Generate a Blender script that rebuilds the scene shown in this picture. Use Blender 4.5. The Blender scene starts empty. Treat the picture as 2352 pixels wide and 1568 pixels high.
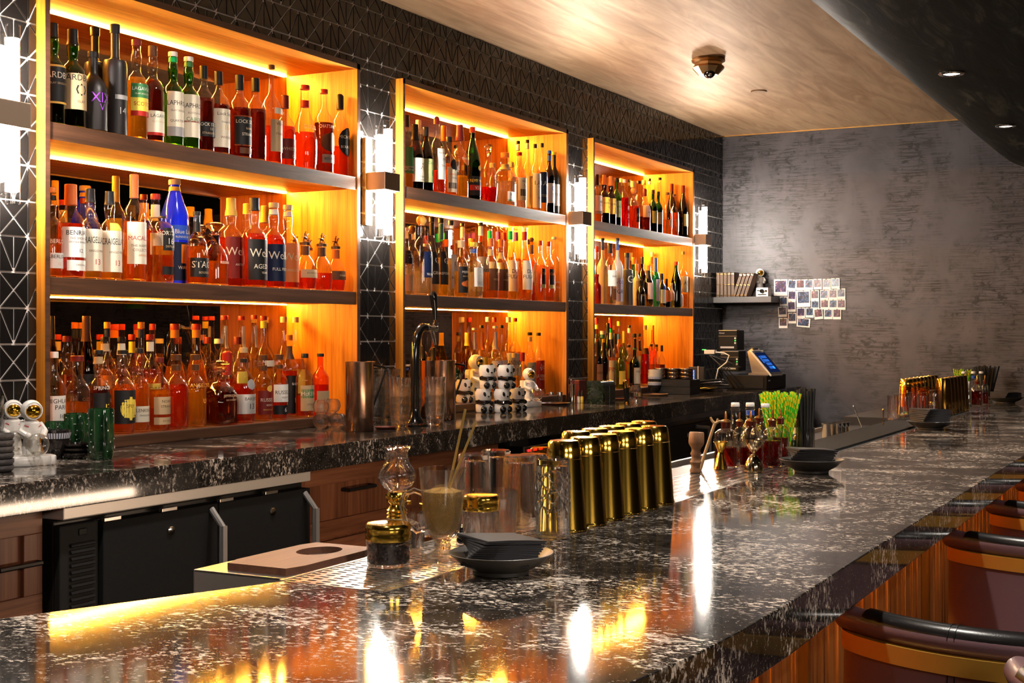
import bpy, bmesh, math, random
from math import sin, cos, pi, radians as R_
from mathutils import Vector, Matrix
random.seed(7)
S = bpy.context.scene
COL = S.collection
# ---------------------------------------------------------------- camera, world, exposure
FP = 3094.0; CX = 1176.0; VH = 768.0; CZ = 1.458          # focal length in px of the 2352 wide frame, eye height
TH = R_(27.77)
cd = bpy.data.cameras.new('camera'); cam = bpy.data.objects.new('camera', cd); COL.objects.link(cam)
cam.location = (0, 0, CZ); cam.rotation_euler = (R_(90), 0, TH - R_(90))
cd.sensor_width = 36; cd.lens = 36 * FP / 2352; cd.shift_y = -(784 - VH) / 2352
cd.clip_start = .02; cd.clip_end = 60
S.camera = cam
W = bpy.data.worlds.new('world'); S.world = W; W.use_nodes = True
W.node_tree.nodes['Background'].inputs[0].default_value = (.9, .75, .6, 1)
W.node_tree.nodes['Background'].inputs[1].default_value = .012
vs = S.view_settings
vs.view_transform = 'Standard'; vs.look = 'None'; vs.exposure = 0.6; vs.gamma = 1.0; vs.use_curve_mapping = False
cy = S.cycles
cy.max_bounces = 12; cy.diffuse_bounces = 4; cy.glossy_bounces = 5; cy.transmission_bounces = 10
cy.transparent_max_bounces = 24; cy.caustics_reflective = False; cy.caustics_refractive = True
cy.sample_clamp_indirect = 6; cy.sample_clamp_direct = 0; cy.blur_glossy = .4; cy.use_denoising = True
cy.use_adaptive_sampling = True; cy.adaptive_threshold = .03
LED = (1.0, .45, .05); LED_E = 640.0        # strips in the niches
SCO = (1.0, .91, .80); SCO_E = 190.0         # wall lamps
SPOT_W = 55.0                               # downlights over the bar
def light(name, kind, loc, col, en, **k):
    d = bpy.data.lights.new(name, kind); d.color = col; d.energy = en
    rot = k.pop('rot', None)
    for a, b in k.items(): setattr(d, a, b)
    o = bpy.data.objects.new(name, d); o.location = loc
    if rot: o.rotation_euler = rot
    COL.objects.link(o); return o
SPOTX = (.92, 2.33, 3.74, 5.15, 6.56)
for x in SPOTX:
    light('downlight_and_fill_spot', 'SPOT', (x, .88, 2.405), (1, .92, .82), SPOT_W, spot_size=R_(95), spot_blend=.7, shadow_soft_size=.025)
for x in (1.5, 3.0):
    light('aisle_fill_spot', 'SPOT', (x, 1.85, 2.74), (1, .90, .80), 50, rot=(R_(20), 0, 0), spot_size=R_(110), spot_blend=.7, shadow_soft_size=.03)  # added fill spots over the aisle, without fixtures, to brighten the cabinets
for x in (.6, 2.4, 4.2, 6.0):
    light('downlight_and_fill_spot', 'SPOT', (x, -.85, 2.405), (1, .88, .76), 42, spot_size=R_(120), spot_blend=.8, shadow_soft_size=.03)  # added fill spots on the customer side, without fixtures, light the stools

light('under_bar_fill', 'AREA', (3.7, 1.30, .90), (1, .72, .50), 6, shape='RECTANGLE', size=2.2, size_y=.03, rot=(R_(90), 0, 0))  # added fill below the bar, lifts the drawer and fridge fronts
for loc, e in (((-.6, -1.7, 2.25), 15), ((1.3, -2.4, 2.25), 15)):
    light('room_fill_area', 'AREA', loc, (1, .86, .74), e, shape='RECTANGLE', size=1.0, size_y=.5, rot=(R_(48), 0, R_(-25)))  # added soft fill behind the camera, lifts the dark fronts
# ---------------------------------------------------------------- pixel <-> place
_c, _s = cos(TH), sin(TH)
def ray(u):
    a = (u - CX) / FP
    return _c + _s * a, _s - _c * a
def onY(u, Y):
    x, y = ray(u); t = Y / y
    return x * t, t
def onX(u, X):
    x, y = ray(u); t = X / x
    return y * t, t
def onZ(u, v, z):
    t = (CZ - z) * FP / (v - VH); x, y = ray(u)
    return x * t, y * t, t
def zat(v, t): return CZ - (v - VH) * t / FP
def depth(x, y): return x * _c + y * _s

# ---------------------------------------------------------------- materials
MC = {}
def nmat(name):
    m = bpy.data.materials.new(name); m.use_nodes = True
    t = m.node_tree; return m, t.nodes, t.links, t.nodes['Principled BSDF']
def pm(name, col, rough=.5, metal=0, spec=.5, coat=0, emit=0, trans=0, ior=1.5, bump=0, bscale=80, sheen=0):
    if name in MC: return MC[name]
    m, n, l, b = nmat(name)
    b.inputs['Base Color'].default_value = (*col, 1); b.inputs['Roughness'].default_value = rough
    b.inputs['Metallic'].default_value = metal; b.inputs['Specular IOR Level'].default_value = spec
    b.inputs['Coat Weight'].default_value = coat; b.inputs['Coat Roughness'].default_value = .05
    b.inputs['Transmission Weight'].default_value = trans; b.inputs['IOR'].default_value = ior
    if emit:
        b.inputs['Emission Color'].default_value = (*col, 1); b.inputs['Emission Strength'].default_value = emit
    if bump:
        tc = n.new('ShaderNodeTexCoord'); no = n.new('ShaderNodeTexNoise'); no.inputs['Scale'].default_value = bscale
        no.inputs['Detail'].default_value = 4
        bu = n.new('ShaderNodeBump'); bu.inputs['Strength'].default_value = bump; bu.inputs['Distance'].default_value = .004
        l.new(tc.outputs['Object'], no.inputs['Vector']); l.new(no.outputs['Fac'], bu.inputs['Height']); l.new(bu.outputs[0], b.inputs['Normal'])
    MC[name] = m; return m
def ramp(n, l, src, stops):
    r = n.new('ShaderNodeValToRGB'); e = r.color_ramp.elements
    while len(e) < len(stops): e.new(.5)
    for i, (p, c) in enumerate(stops):
        e[i].position = p; e[i].color = (*c, 1) if len(c) == 3 else c
    l.new(src, r.inputs[0]); return r
def g_(x): return (x, x, x)
def mapped(n, l, scale, coord='Object', rot=(0, 0, 0)):
    tc = n.new('ShaderNodeTexCoord'); mp = n.new('ShaderNodeMapping'); mp.inputs['Scale'].default_value = scale
    mp.inputs['Rotation'].default_value = rot
    l.new(tc.outputs[coord], mp.inputs['Vector']); return mp.outputs[0]
def noise(n, l, vec, scale, detail=4, rough=.55, dist=0):
    no = n.new('ShaderNodeTexNoise'); no.inputs['Scale'].default_value = scale; no.inputs['Detail'].default_value = detail
    no.inputs['Roughness'].default_value = rough; no.inputs['Distortion'].default_value = dist
    l.new(vec, no.inputs['Vector']); return no.outputs['Fac']
def mth(n, l, op, a, b=None, clamp=False):
    m = n.new('ShaderNodeMath'); m.operation = op; m.use_clamp = clamp
    for i, x in enumerate((a, b)):
        if x is None: continue
        if isinstance(x, (int, float)): m.inputs[i].default_value = x
        else: l.new(x, m.inputs[i])
    return m.outputs[0]
def mixc(n, l, f, a, b):
    m = n.new('ShaderNodeMix'); m.data_type = 'RGBA'
    for s, x in ((m.inputs[0], f), (m.inputs[6], a), (m.inputs[7], b)):
        if isinstance(x, (int, float)): s.default_value = x
        elif isinstance(x, tuple): s.default_value = (*x, 1)
        else: l.new(x, s)
    return m.outputs[2]
def bumpn(n, l, b, h, st=.3, d=.003):
    bu = n.new('ShaderNodeBump'); bu.inputs['Strength'].default_value = st; bu.inputs['Distance'].default_value = d
    l.new(h, bu.inputs['Height']); l.new(bu.outputs[0], b.inputs['Normal'])
def wood(name, dark, lightc, axis=0, rough=.42, sc=1.0):
    if name in MC: return MC[name]
    m, n, l, b = nmat(name)
    s = [26 * sc] * 3; s[axis] = 1.6 * sc
    v = mapped(n, l, s)
    f1 = noise(n, l, v, 1.0, 6, .6, 1.2)
    s2 = [160 * sc] * 3; s2[axis] = 5 * sc
    f2 = noise(n, l, mapped(n, l, s2), 1.0, 3, .5, 0)
    f = mth(n, l, 'ADD', mth(n, l, 'MULTIPLY', f1, .72), mth(n, l, 'MULTIPLY', f2, .28))
    mid = tuple((a + c) / 2 for a, c in zip(dark, lightc))
    r = ramp(n, l, f, [(.33, dark), (.5, mid), (.66, lightc)])
    l.new(r.outputs[0], b.inputs['Base Color']); b.inputs['Roughness'].default_value = rough
    bumpn(n, l, b, f2, .12, .001)
    MC[name] = m; return m
def stone(name, q=0.0, white=(.66, .55, .46)):
    m, n, l, b = nmat(name)
    v = mapped(n, l, (1, 1, 1)); vs_ = mapped(n, l, (1.6, 1.0, 1.1), rot=(0, 0, R_(28)))
    blot = noise(n, l, vs_, 4.2, 7, .70, .7)
    mask = ramp(n, l, blot, [(.48 - q, g_(0)), (.60 - q, g_(1))]).outputs[0]
    core = ramp(n, l, blot, [(.60 - q, g_(0)), (.69 - q, g_(1))]).outputs[0]
    sp = ramp(n, l, noise(n, l, vs_, 72, 5, .66, .2), [(.525, g_(0)), (.585, g_(1))]).outputs[0]
    spc = ramp(n, l, noise(n, l, vs_, 58, 5, .7, .2), [(.44, g_(0)), (.54, g_(1))]).outputs[0]
    sp2 = ramp(n, l, noise(n, l, v, 210, 2, .6, 0), [(.64, g_(0)), (.70, g_(1))]).outputs[0]
    f = mth(n, l, 'MULTIPLY', mask, sp)
    f = mth(n, l, 'MAXIMUM', f, mth(n, l, 'MULTIPLY', core, spc))
    f = mth(n, l, 'MAXIMUM', f, mth(n, l, 'MULTIPLY', sp2, .32))
    base = ramp(n, l, noise(n, l, v, 24, 6, .7, .5), [(.35, (.006, .0055, .005)), (.7, (.040, .032, .027))]).outputs[0]
    l.new(mixc(n, l, f, base, white), b.inputs['Base Color']); b.inputs['Roughness'].default_value = .065
    b.inputs['IOR'].default_value = 1.46
    MC[name] = m; return m
def thin(name, tint, rough=.02, strength=1.0, body=0.0):
    """thin walled glass: straight-through tint plus a mirror that grows towards the rim"""
    if name in MC: return MC[name]
    m, n, l, b = nmat(name); n.remove(b)
    out = n['Material Output']
    lw = n.new('ShaderNodeLayerWeight'); lw.inputs[0].default_value = .5
    f = mth(n, l, 'POWER', lw.outputs['Facing'], 2.2)
    f = mth(n, l, 'ADD', mth(n, l, 'MULTIPLY', f, .75 * strength), .05)
    tr = n.new('ShaderNodeBsdfTransparent'); tr.inputs[0].default_value = (*tint, 1)
    gl = n.new('ShaderNodeBsdfGlossy'); gl.inputs['Roughness'].default_value = rough
    gl.inputs[0].default_value = (1, 1, 1, 1)
    mx = n.new('ShaderNodeMixShader'); l.new(f, mx.inputs[0]); l.new(tr.outputs[0], mx.inputs[1]); l.new(gl.outputs[0], mx.inputs[2])
    l.new(mx.outputs[0], out.inputs[0]); MC[name] = m; return m
def liquid(name, col, clear=.35, ior=1.34, glow=.12):
    if name in MC: return MC[name]
    m, n, l, b = nmat(name)
    b.inputs['Base Color'].default_value = (*col, 1); b.inputs['Roughness'].default_value = .0
    b.inputs['Transmission Weight'].default_value = 1; b.inputs['IOR'].default_value = ior
    tr = n.new('ShaderNodeBsdfTransparent'); tr.inputs[0].default_value = (*[math.sqrt(c) for c in col], 1)
    mx = n.new('ShaderNodeMixShader'); mx.inputs[0].default_value = clear
    l.new(b.outputs[0], mx.inputs[1]); l.new(tr.outputs[0], mx.inputs[2])
    tl = n.new('ShaderNodeBsdfTranslucent'); tl.inputs[0].default_value = (*col, 1)
    m2 = n.new('ShaderNodeMixShader'); m2.inputs[0].default_value = glow; l.new(mx.outputs[0], m2.inputs[1]); l.new(tl.outputs[0], m2.inputs[2]); l.new(m2.outputs[0], n['Material Output'].inputs[0])
    MC[name] = m; return m
def glass(name, col=(1, 1, 1), ior=1.48, rough=0.0, clear=.3):
    if name in MC: return MC[name]
    m, n, l, b = nmat(name)
    b.inputs['Base Color'].default_value = (*col, 1); b.inputs['Roughness'].default_value = rough
    b.inputs['Transmission Weight'].default_value = 1; b.inputs['IOR'].default_value = ior
    tr = n.new('ShaderNodeBsdfTransparent'); tr.inputs[0].default_value = (*col, 1)
    mx = n.new('ShaderNodeMixShader'); mx.inputs[0].default_value = clear
    l.new(b.outputs[0], mx.inputs[1]); l.new(tr.outputs[0], mx.inputs[2]); l.new(mx.outputs[0], n['Material Output'].inputs[0])
    MC[name] = m; return m
def emis(name, col, st):
    if name in MC: return MC[name]
    m, n, l, b = nmat(name); n.remove(b)
    e = n.new('ShaderNodeEmission'); e.inputs[0].default_value = (*col, 1); e.inputs[1].default_value = st
    l.new(e.outputs[0], n['Material Output'].inputs[0]); MC[name] = m; return m

# ---------------------------------------------------------------- meshes
class MB:
    def __init__(s): s.v = []; s.f = []; s.m = None
    def add(s, v, f):
        k = len(s.v)
        if s.m is not None: v = [tuple(s.m @ Vector(p)) for p in v]
        s.v += [tuple(p) for p in v]; s.f += [tuple(i + k for i in q) for q in f]; return s
    def box(s, x0, x1, y0, y1, z0, z1):
        v = [(x, y, z) for z in (z0, z1) for y in (y0, y1) for x in (x0, x1)]
        return s.add(v, [(0, 2, 3, 1), (4, 5, 7, 6), (0, 1, 5, 4), (2, 6, 7, 3), (0, 4, 6, 2), (1, 3, 7, 5)])
    def bx(s, c, d): return s.box(c[0] - d[0] / 2, c[0] + d[0] / 2, c[1] - d[1] / 2, c[1] + d[1] / 2, c[2] - d[2] / 2, c[2] + d[2] / 2)
    def lathe(s, prof, n=24, sq=0, c=(0, 0, 0), ell=1.0, wob=None):
        v = []; f = []; rings = []
        for r, z in prof:
            if r < 1e-6:
                rings.append([len(v)]); v.append((c[0], c[1], c[2] + z))
            else:
                k = len(v); rings.append(list(range(k, k + n)))
                for i in range(n):
                    a = 2 * pi * (i + .5) / n; ca, sa = cos(a), sin(a); q = r
                    if sq: q = r / (abs(ca) ** sq + abs(sa) ** sq) ** (1 / sq)
                    if wob: q *= wob(a, z)
                    v.append((c[0] + q * ca, c[1] + q * sa * ell, c[2] + z))
        for A, B in zip(rings, rings[1:]):
            if len(A) == 1 and len(B) == 1: continue
            for i in range(n):
                j = (i + 1) % n
                if len(A) == 1: f.append((A[0], B[j], B[i]))
                elif len(B) == 1: f.append((A[i], A[j], B[0]))
                else: f.append((A[i], A[j], B[j], B[i]))
        if len(rings[0]) > 1 and prof[0] != prof[-1]: f.append(tuple(reversed(rings[0])))
        if len(rings[-1]) > 1 and prof[0] != prof[-1]: f.append(tuple(rings[-1]))
        return s.add(v, f)
    def cyl(s, c, r, h, n=20, r2=None): return s.lathe([(r, 0), (r if r2 is None else r2, h)], n, c=c)
    def sph(s, c, r, n=16, k=9, sc=(1, 1, 1)):
        prof = [(sin(pi * i / k), -cos(pi * i / k)) for i in range(k + 1)]; prof[0] = (0, -1); prof[-1] = (0, 1)
        t = MB(); t.lathe(prof, n)
        return s.add([(c[0] + x * r * sc[0], c[1] + y * r * sc[1], c[2] + z * r * sc[2]) for x, y, z in t.v], t.f)
    def tube(s, pts, r, n=8, closed=False):
        pts = [Vector(p) for p in pts]; rs = r if isinstance(r, (list, tuple)) else [r] * len(pts)
        v = []; f = []; up = None; m = len(pts)
        for i, p in enumerate(pts):
            if closed: d = pts[(i + 1) % m] - pts[i - 1]
            else: d = pts[min(i + 1, m - 1)] - pts[max(i - 1, 0)]
            d.normalize()
            if up is None: up = d.orthogonal().normalized()
            up = (up - d * up.dot(d)).normalized(); w = d.cross(up)
            for j in range(n):
                a = 2 * pi * j / n; v.append(tuple(p + (up * cos(a) + w * sin(a)) * rs[i]))
        for i in range(m if closed else m - 1):
            A = i * n; B = ((i + 1) % m) * n
            for j in range(n):
                k = (j + 1) % n; f.append((A + j, A + k, B + k, B + j))
        if not closed: f.append(tuple(range(n - 1, -1, -1))); f.append(tuple(range((m - 1) * n, m * n)))
        return s.add(v, f)
    def prism(s, poly, z0, z1):
        n = len(poly); v = [(x, y, z0) for x, y in poly] + [(x, y, z1) for x, y in poly]
        f = [tuple(range(n - 1, -1, -1)), tuple(range(n, 2 * n))] + [(i, (i + 1) % n, n + (i + 1) % n, n + i) for i in range(n)]
        return s.add(v, f)
    def loft(s, secs, closed=True, caps=True):
        """secs: list of rings of equal length"""
        n = len(secs[0]); v = [p for q in secs for p in q]; f = []
        for i in range(len(secs) - 1):
            for j in range(n if closed else n - 1):
                k = (j + 1) % n; f.append((i * n + j, i * n + k, (i + 1) * n + k, (i + 1) * n + j))
        if caps and closed: f.append(tuple(range(n - 1, -1, -1))); f.append(tuple(range((len(secs) - 1) * n, len(secs) * n)))
        return s.add(v, f)
def setp(o, label=None, cat=None, group=None, kind=None):
    if label: o['label'] = label
    if cat: o['category'] = cat
    if group: o['group'] = group
    if kind: o['kind'] = kind
    return o
def mesh(name, mb, mat, smooth=None, bevel=0, ang=38, seg=2, fix=True):
    if smooth is None: smooth = not bevel
    me = bpy.data.meshes.new(name); me.from_pydata(mb.v, [], mb.f)
    if bevel or fix:
        bm = bmesh.new(); bm.from_mesh(me)
        if fix: bmesh.ops.recalc_face_normals(bm, faces=bm.faces)
        if bevel:
            es = [e for e in bm.edges if len(e.link_faces) == 2 and e.calc_face_angle(0) > .6]
            bmesh.ops.bevel(bm, geom=es, offset=bevel, segments=seg, profile=.6, affect='EDGES', clamp_overlap=True)
        bm.to_mesh(me); bm.free()
    if smooth:
        me.polygons.foreach_set('use_smooth', [True] * len(me.polygons)); me.set_sharp_from_angle(angle=R_(ang))
    me.materials.append(mat); return me
def ob(name, mb, mat, parent=None, loc=None, rot=None, **k):
    o = bpy.data.objects.new(name, mb if isinstance(mb, bpy.types.Mesh) else mesh(name, mb, mat, **k)); COL.objects.link(o)
    if parent: o.parent = parent
    if loc: o.location = loc
    if rot: o.rotation_euler = rot
    return o
def thing(name, label, cat, loc=(0, 0, 0), rz=0, group=None, rot=None):
    o = bpy.data.objects.new(name, None); o.empty_display_size = .05; COL.objects.link(o); o.location = loc
    o.rotation_euler = rot if rot else (0, 0, rz); return setp(o, label, cat, group)
KIDS = {}
def dup(root, loc, rz=0, label=None, rot=None, sc=None):
    r = root.copy(); COL.objects.link(r); r.location = loc; r.rotation_euler = rot if rot else (0, 0, rz)
    if label: r['label'] = label
    if sc: r.scale = (sc,) * 3 if isinstance(sc, (int, float)) else sc
    if root.name not in KIDS:
        KIDS[root.name] = [(c, [g for g in c.children]) for c in root.children]
    for ch, gs in KIDS[root.name]:
        c = ch.copy(); COL.objects.link(c); c.parent = r
        for g in gs:
            d = g.copy(); COL.objects.link(d); d.parent = c
    return r
# lettering
TX = {}
def glyphs(s):
    if s in TX: return TX[s]
    cu = bpy.data.curves.new('t', 'FONT'); cu.body = s; cu.align_x = 'CENTER'; cu.resolution_u = 2; cu.size = 1
    o = bpy.data.objects.new('t', cu); COL.objects.link(o)
    dg = bpy.context.evaluated_depsgraph_get(); me = o.evaluated_get(dg).to_mesh()
    v = [(p.co.x, p.co.y) for p in me.vertices]; f = [tuple(p.vertices) for p in me.polygons]
    o.evaluated_get(dg).to_mesh_clear(); bpy.data.objects.remove(o); bpy.data.curves.remove(cu)
    if v:
        x0 = min(p[0] for p in v); x1 = max(p[0] for p in v); y0 = min(p[1] for p in v); y1 = max(p[1] for p in v)
        h = max(y1 - y0, 1e-4); v = [((x - (x0 + x1) / 2) / h, (y - (y0 + y1) / 2) / h) for x, y in v]
    TX[s] = (v, f); return TX[s]
def text_flat(name, s, h, mat, parent, loc, rot=(R_(90), 0, 0), wmax=None):
    v, f = glyphs(s); sx = h
    if not v: return None
    w = max(p[0] for p in v) * 2 * h
    if wmax and w > wmax: sx = h * wmax / w
    mb = MB(); mb.add([(x * sx, y * h, 0) for x, y in v], f)
    return ob(name, mb, mat, parent, loc, rot, smooth=False, fix=False)
def ordw(i):
    t = ['first', 'second', 'third', 'fourth', 'fifth', 'sixth', 'seventh', 'eighth', 'ninth', 'tenth', 'eleventh', 'twelfth', 'thirteenth',
         'fourteenth', 'fifteenth', 'sixteenth', 'seventeenth', 'eighteenth', 'nineteenth', 'twentieth']
    if i <= 20: return t[i - 1]
    return {2: 'twenty', 3: 'thirty', 4: 'forty'}[i // 10] + '-' + t[i % 10 - 1] if i % 10 else {3: 'thirtieth', 4: 'fortieth'}[i // 10]
# ---------------------------------------------------------------- main planes of the bar
YF, YW, YM, YC = 2.85, 2.886, 3.175, 2.36      # niche fronts, tiled wall, mirrors, counter front
ZC, ZB, ZT, XW = 1.128, 1.073, 2.753, 8.43     # back counter top, bar top, ceiling, far wall
m_wal = wood('walnut', (.46, .13, .010), (.90, .39, .035), 0)  # niche walnut, part of the strip light put into the colour
m_walv_lit = wood('walnut_upright_lit', (.42, .105, .008), (.86, .34, .028), 2)  # same brightened walnut for the uprights, strip light in the colour
m_wal_shaded = wood('walnut_shaded_edge', (.05, .022, .012), (.15, .065, .034), 0, .38)  # same walnut for the unlit fronts, their shade put into the colour
m_cab = wood('walnut_cabinet', (.12, .036, .016), (.36, .135, .060), 0)
m_cabv = wood('walnut_cabinet_upright', (.11, .032, .014), (.33, .12, .052), 2)
m_stone = stone('speckled_stone')
m_blk = pm('black_satin', (.011, .010, .010), .38)
m_blkg = pm('black_gloss', (.008, .008, .008), .12, coat=.5)
m_matte = pm('black_matte', (.010, .010, .010), .7, spec=.3)
m_text = pm('black_textured', (.006, .006, .0065), .6, spec=.28, bump=.6, bscale=900)
m_steel = pm('steel', (.62, .58, .54), .28, 1)
m_chrome = pm('chrome', (.80, .78, .75), .08, 1)
m_brass = pm('brass', (.80, .50, .16), .22, 1)
m_gold = pm('gold_polished', (.95, .58, .09), .14, 1)
m_white = pm('white_ceramic', (.80, .76, .72), .25, coat=.4)
m_wht = pm('white_plastic', (.80, .78, .75), .4)
m_clear = thin('clear_thin_glass', (.97, .97, .96))
m_glass = glass('clear_glass')
def struct(name, mb, mat, **k): return setp(ob(name, mb, mat, **k), kind='structure')
# floor, ceiling, far wall, outer walls
fl = MB(); fl.box(-2.6, XW, -3.2, 3.3, -.1, 0); struct('floor', fl, pm('dark_floor', (.035, .03, .028), .5))
def ceil_mat():
    m, n, l, b = nmat('bronze_plaster')
    v = mapped(n, l, (1.2, 9, 1)); f = noise(n, l, v, 1.6, 5, .6, .8)
    r = ramp(n, l, f, [(.3, (.34, .20, .10)), (.7, (.60, .40, .235))]); l.new(r.outputs[0], b.inputs['Base Color'])
    b.inputs['Metallic'].default_value = .45; b.inputs['Roughness'].default_value = .54
    bumpn(n, l, b, f, .25, .01); return m
ce = MB(); ce.box(-2.6, XW, 1.3, 3.3, ZT, ZT + .08); struct('ceiling', ce, ceil_mat())
def vault_mat():
    m, n, l, b = nmat('dark_troweled_plaster')
    v = mapped(n, l, (1.3, 9, 9), rot=(0, 0, .5)); f = noise(n, l, v, 1.5, 7, .65, 1.5)
    r = ramp(n, l, f, [(.36, (.002, .0022, .0015)), (.54, (.010, .010, .007)), (.72, (.075, .070, .052))]); l.new(r.outputs[0], b.inputs['Base Color'])
    b.inputs['Roughness'].default_value = .5; b.inputs['Specular IOR Level'].default_value = .07; bumpn(n, l, b, f, .3, .01); return m
pr = [(1.37, 2.756), (1.30, 2.672), (1.222, 2.59), (1.16, 2.527), (1.109, 2.484), (1.07, 2.462), (1.029, 2.447), (.95, 2.43), (.88, 2.422), (.6, 2.415), (-3.2, 2.415), (-3.2, 2.9), (1.37, 2.9)]
va = MB(); va.loft([[(x, y, z) for y, z in pr] for x in (-2.6, 0, 3, 6, XW)]); struct('ceiling_bulkhead', va, vault_mat(), ang=50)
def far_mat():
    m, n, l, b = nmat('grey_combed_plaster')
    cloud = noise(n, l, mapped(n, l, (1, 1, 1)), 2.2, 4, .6)
    base = ramp(n, l, cloud, [(.3, (.052, .047, .052)), (.7, (.118, .107, .119))]).outputs[0]
    st = noise(n, l, mapped(n, l, (5, 5, 150)), 1.0, 4, .65, .3)
    msk = noise(n, l, mapped(n, l, (3.4, 3.4, 2.2)), 1.0, 4, .65, .8)
    blot = noise(n, l, mapped(n, l, (20, 20, 30)), 1.0, 5, .72, .5)
    f = mth(n, l, 'MULTIPLY', ramp(n, l, st, [(.48, g_(0)), (.58, g_(1))]).outputs[0], ramp(n, l, msk, [(.42, g_(0)), (.56, g_(1))]).outputs[0])
    f2 = mth(n, l, 'MULTIPLY', ramp(n, l, blot, [(.52, g_(0)), (.60, g_(1))]).outputs[0], ramp(n, l, msk, [(.44, g_(0)), (.56, g_(1))]).outputs[0])
    f = mth(n, l, 'MULTIPLY', mth(n, l, 'MAXIMUM', f, f2), .95)
    l.new(mixc(n, l, f, base, (.012, .010, .011)), b.inputs['Base Color']); b.inputs['Roughness'].default_value = .5
    bumpn(n, l, b, st, .2, .003); return m
fw = MB(); fw.box(XW, XW + .1, -3.2, 3.3, 0, 2.9); struct('wall_far', fw, far_mat())
m_dk = pm('dark_wall', (.03, .028, .028), .6)
o1 = MB(); o1.box(-2.6, XW, -3.3, -3.2, 0, 2.9); struct('wall_right', o1, m_dk)
o2 = MB(); o2.box(-2.7, -2.6, -3.2, 3.3, 0, 2.9); struct('wall_near', o2, m_dk)
tr = MB(); tr.box(XW - .006, XW, 1.3, YW, ZT - .006, ZT); struct('trim_1', tr, m_brass)
# ---- niches: pixel columns of the front corners -> x
def xF(u, Y=YF): return onY(u, Y)[0]
UN = [dict(a=xF(103.8), ai=xF(114.5), bi=xF(820), b=xF(826.7)), dict(a=xF(925.8), ai=xF(929.8), bi=xF(1300.6), b=xF(1305)), dict(a=xF(1363), ai=xF(1365.3), bi=xF(1591.8), b=xF(1594.5))]
ZTOP, ZS1, ZS2, ZP = 2.467, 2.044, 1.617, 1.163
# ---- tiled wall (backing carries the grout; every triangle is a tile)
bk = MB()
xs = [-2.6] + [q for d in UN for q in (d['a'], d['b'])] + [XW]
for i in range(0, len(xs), 2): bk.box(xs[i], xs[i + 1], YW, YW + .06, 0, ZT)
for d in UN: bk.box(d['a'], d['b'], YW, YW + .06, ZTOP, ZT); bk.box(d['a'] - .05, d['b'] + .05, 3.2, 3.3, 0, ZT)
m_grout = pm('pale_grout', (.86, .78, .74), .8)
wallL = struct('wall_left', bk, m_grout, smooth=False)
m_tile = pm('black_glazed_tile', (.010, .0085, .008), .10, spec=.5)
def clip(poly, nx, nz, c):
    out = []
    for i, p in enumerate(poly):
        q = poly[(i + 1) % len(poly)]; a = p[0] * nx + p[1] * nz - c; b = q[0] * nx + q[1] * nz - c
        if a <= 0: out.append(p)
        if a * b < 0:
            t = a / (a - b); out.append((p[0] + (q[0] - p[0]) * t, p[1] + (q[1] - p[1]) * t))
    return out
def inset(poly, d):
    A = sum(p[0] * q[1] - q[0] * p[1] for p, q in zip(poly, poly[1:] + poly[:1])) / 2
    if abs(A) < 1e-5: return []
    if A < 0: poly = poly[::-1]
    r = poly
    for p, q in zip(poly, poly[1:] + poly[:1]):
        L = math.hypot(q[0] - p[0], q[1] - p[1])
        if L < 1e-6: continue
        nx, nz = (q[1] - p[1]) / L, -(q[0] - p[0]) / L
        r = clip(r, nx, nz, nx * p[0] + nz * p[1] - d)
        if len(r) < 3: return []
    return r
PT = .0974; TX0, TZ0 = 4.294, 2.503
rects = [(-2.59, UN[0]['a'], ZC, ZTOP), (UN[0]['b'], UN[1]['a'], ZC, ZTOP), (UN[1]['b'], UN[2]['a'], ZC, ZTOP), (UN[2]['b'], XW, ZC, ZTOP), (-2.59, XW, ZTOP, ZT)]
pieces = []
for (x0, x1, z0, z1) in rects:
    for k in range(int((x0 - TX0) // PT), int((x1 - TX0) // PT) + 1):
        for r in range(int((TZ0 - z1) // PT), int((TZ0 - z0) // PT) + 1):
            a, b = TX0 + k * PT, TX0 + (k + 1) * PT; t, w = TZ0 - r * PT, TZ0 - (r + 1) * PT; c = (a + b) / 2; h = (t + w) / 2
            if (k + r) % 2: tr_ = [[(a, t), (b, t), (c, h)], [(b, t), (b, w), (c, h)], [(b, w), (a, w), (c, h)], [(a, w), (a, t), (c, h)]]
            elif k % 2 == 0: tr_ = [[(a, t), (c, w), (a, w)], [(a, t), (c, t), (c, w)], [(c, t), (b, t), (c, w)], [(b, t), (b, w), (c, w)]]
            else: tr_ = [[(a, w), (a, t), (c, t)], [(a, w), (c, t), (c, w)], [(c, w), (c, t), (b, w)], [(b, w), (c, t), (b, t)]]
            for p in tr_:
                for nx, nz, cc in ((1, 0, x1), (-1, 0, -x0), (0, 1, z1), (0, -1, -z0)):
                    p = clip(p, nx, nz, cc)
                    if len(p) < 3: break
                if len(p) < 3: continue
                p = inset(p, .0027)
                if len(p) >= 3: pieces.append(p)
def tmesh(mb, p):
    n = len(p); y = YW - .004 - random.uniform(0, .0006)
    tx, tz = random.uniform(-.006, .006), random.uniform(-.006, .006); cx_, cz_ = p[0]
    v = [(x, YW, z) for x, z in p] + [(x, y + (x - cx_) * tx + (z - cz_) * tz, z) for x, z in p]
    mb.add(v, [tuple(range(n, 2 * n))] + [(i, n + i, n + (i + 1) % n, (i + 1) % n) for i in range(n)])
def seen(p):
    cx_ = sum(q[0] for q in p) / len(p); cz_ = sum(q[1] for q in p) / len(p)
    t = depth(cx_, YW); u = CX + FP * (cx_ * _s - YW * _c) / t; v = VH - FP * (cz_ - CZ) / t
    A = abs(sum(a[0] * b[1] - b[0] * a[1] for a, b in zip(p, p[1:] + p[:1])))
    return -1 if not (-10 < u < 1670 and -10 < v < 980) else A / t ** 2
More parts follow.
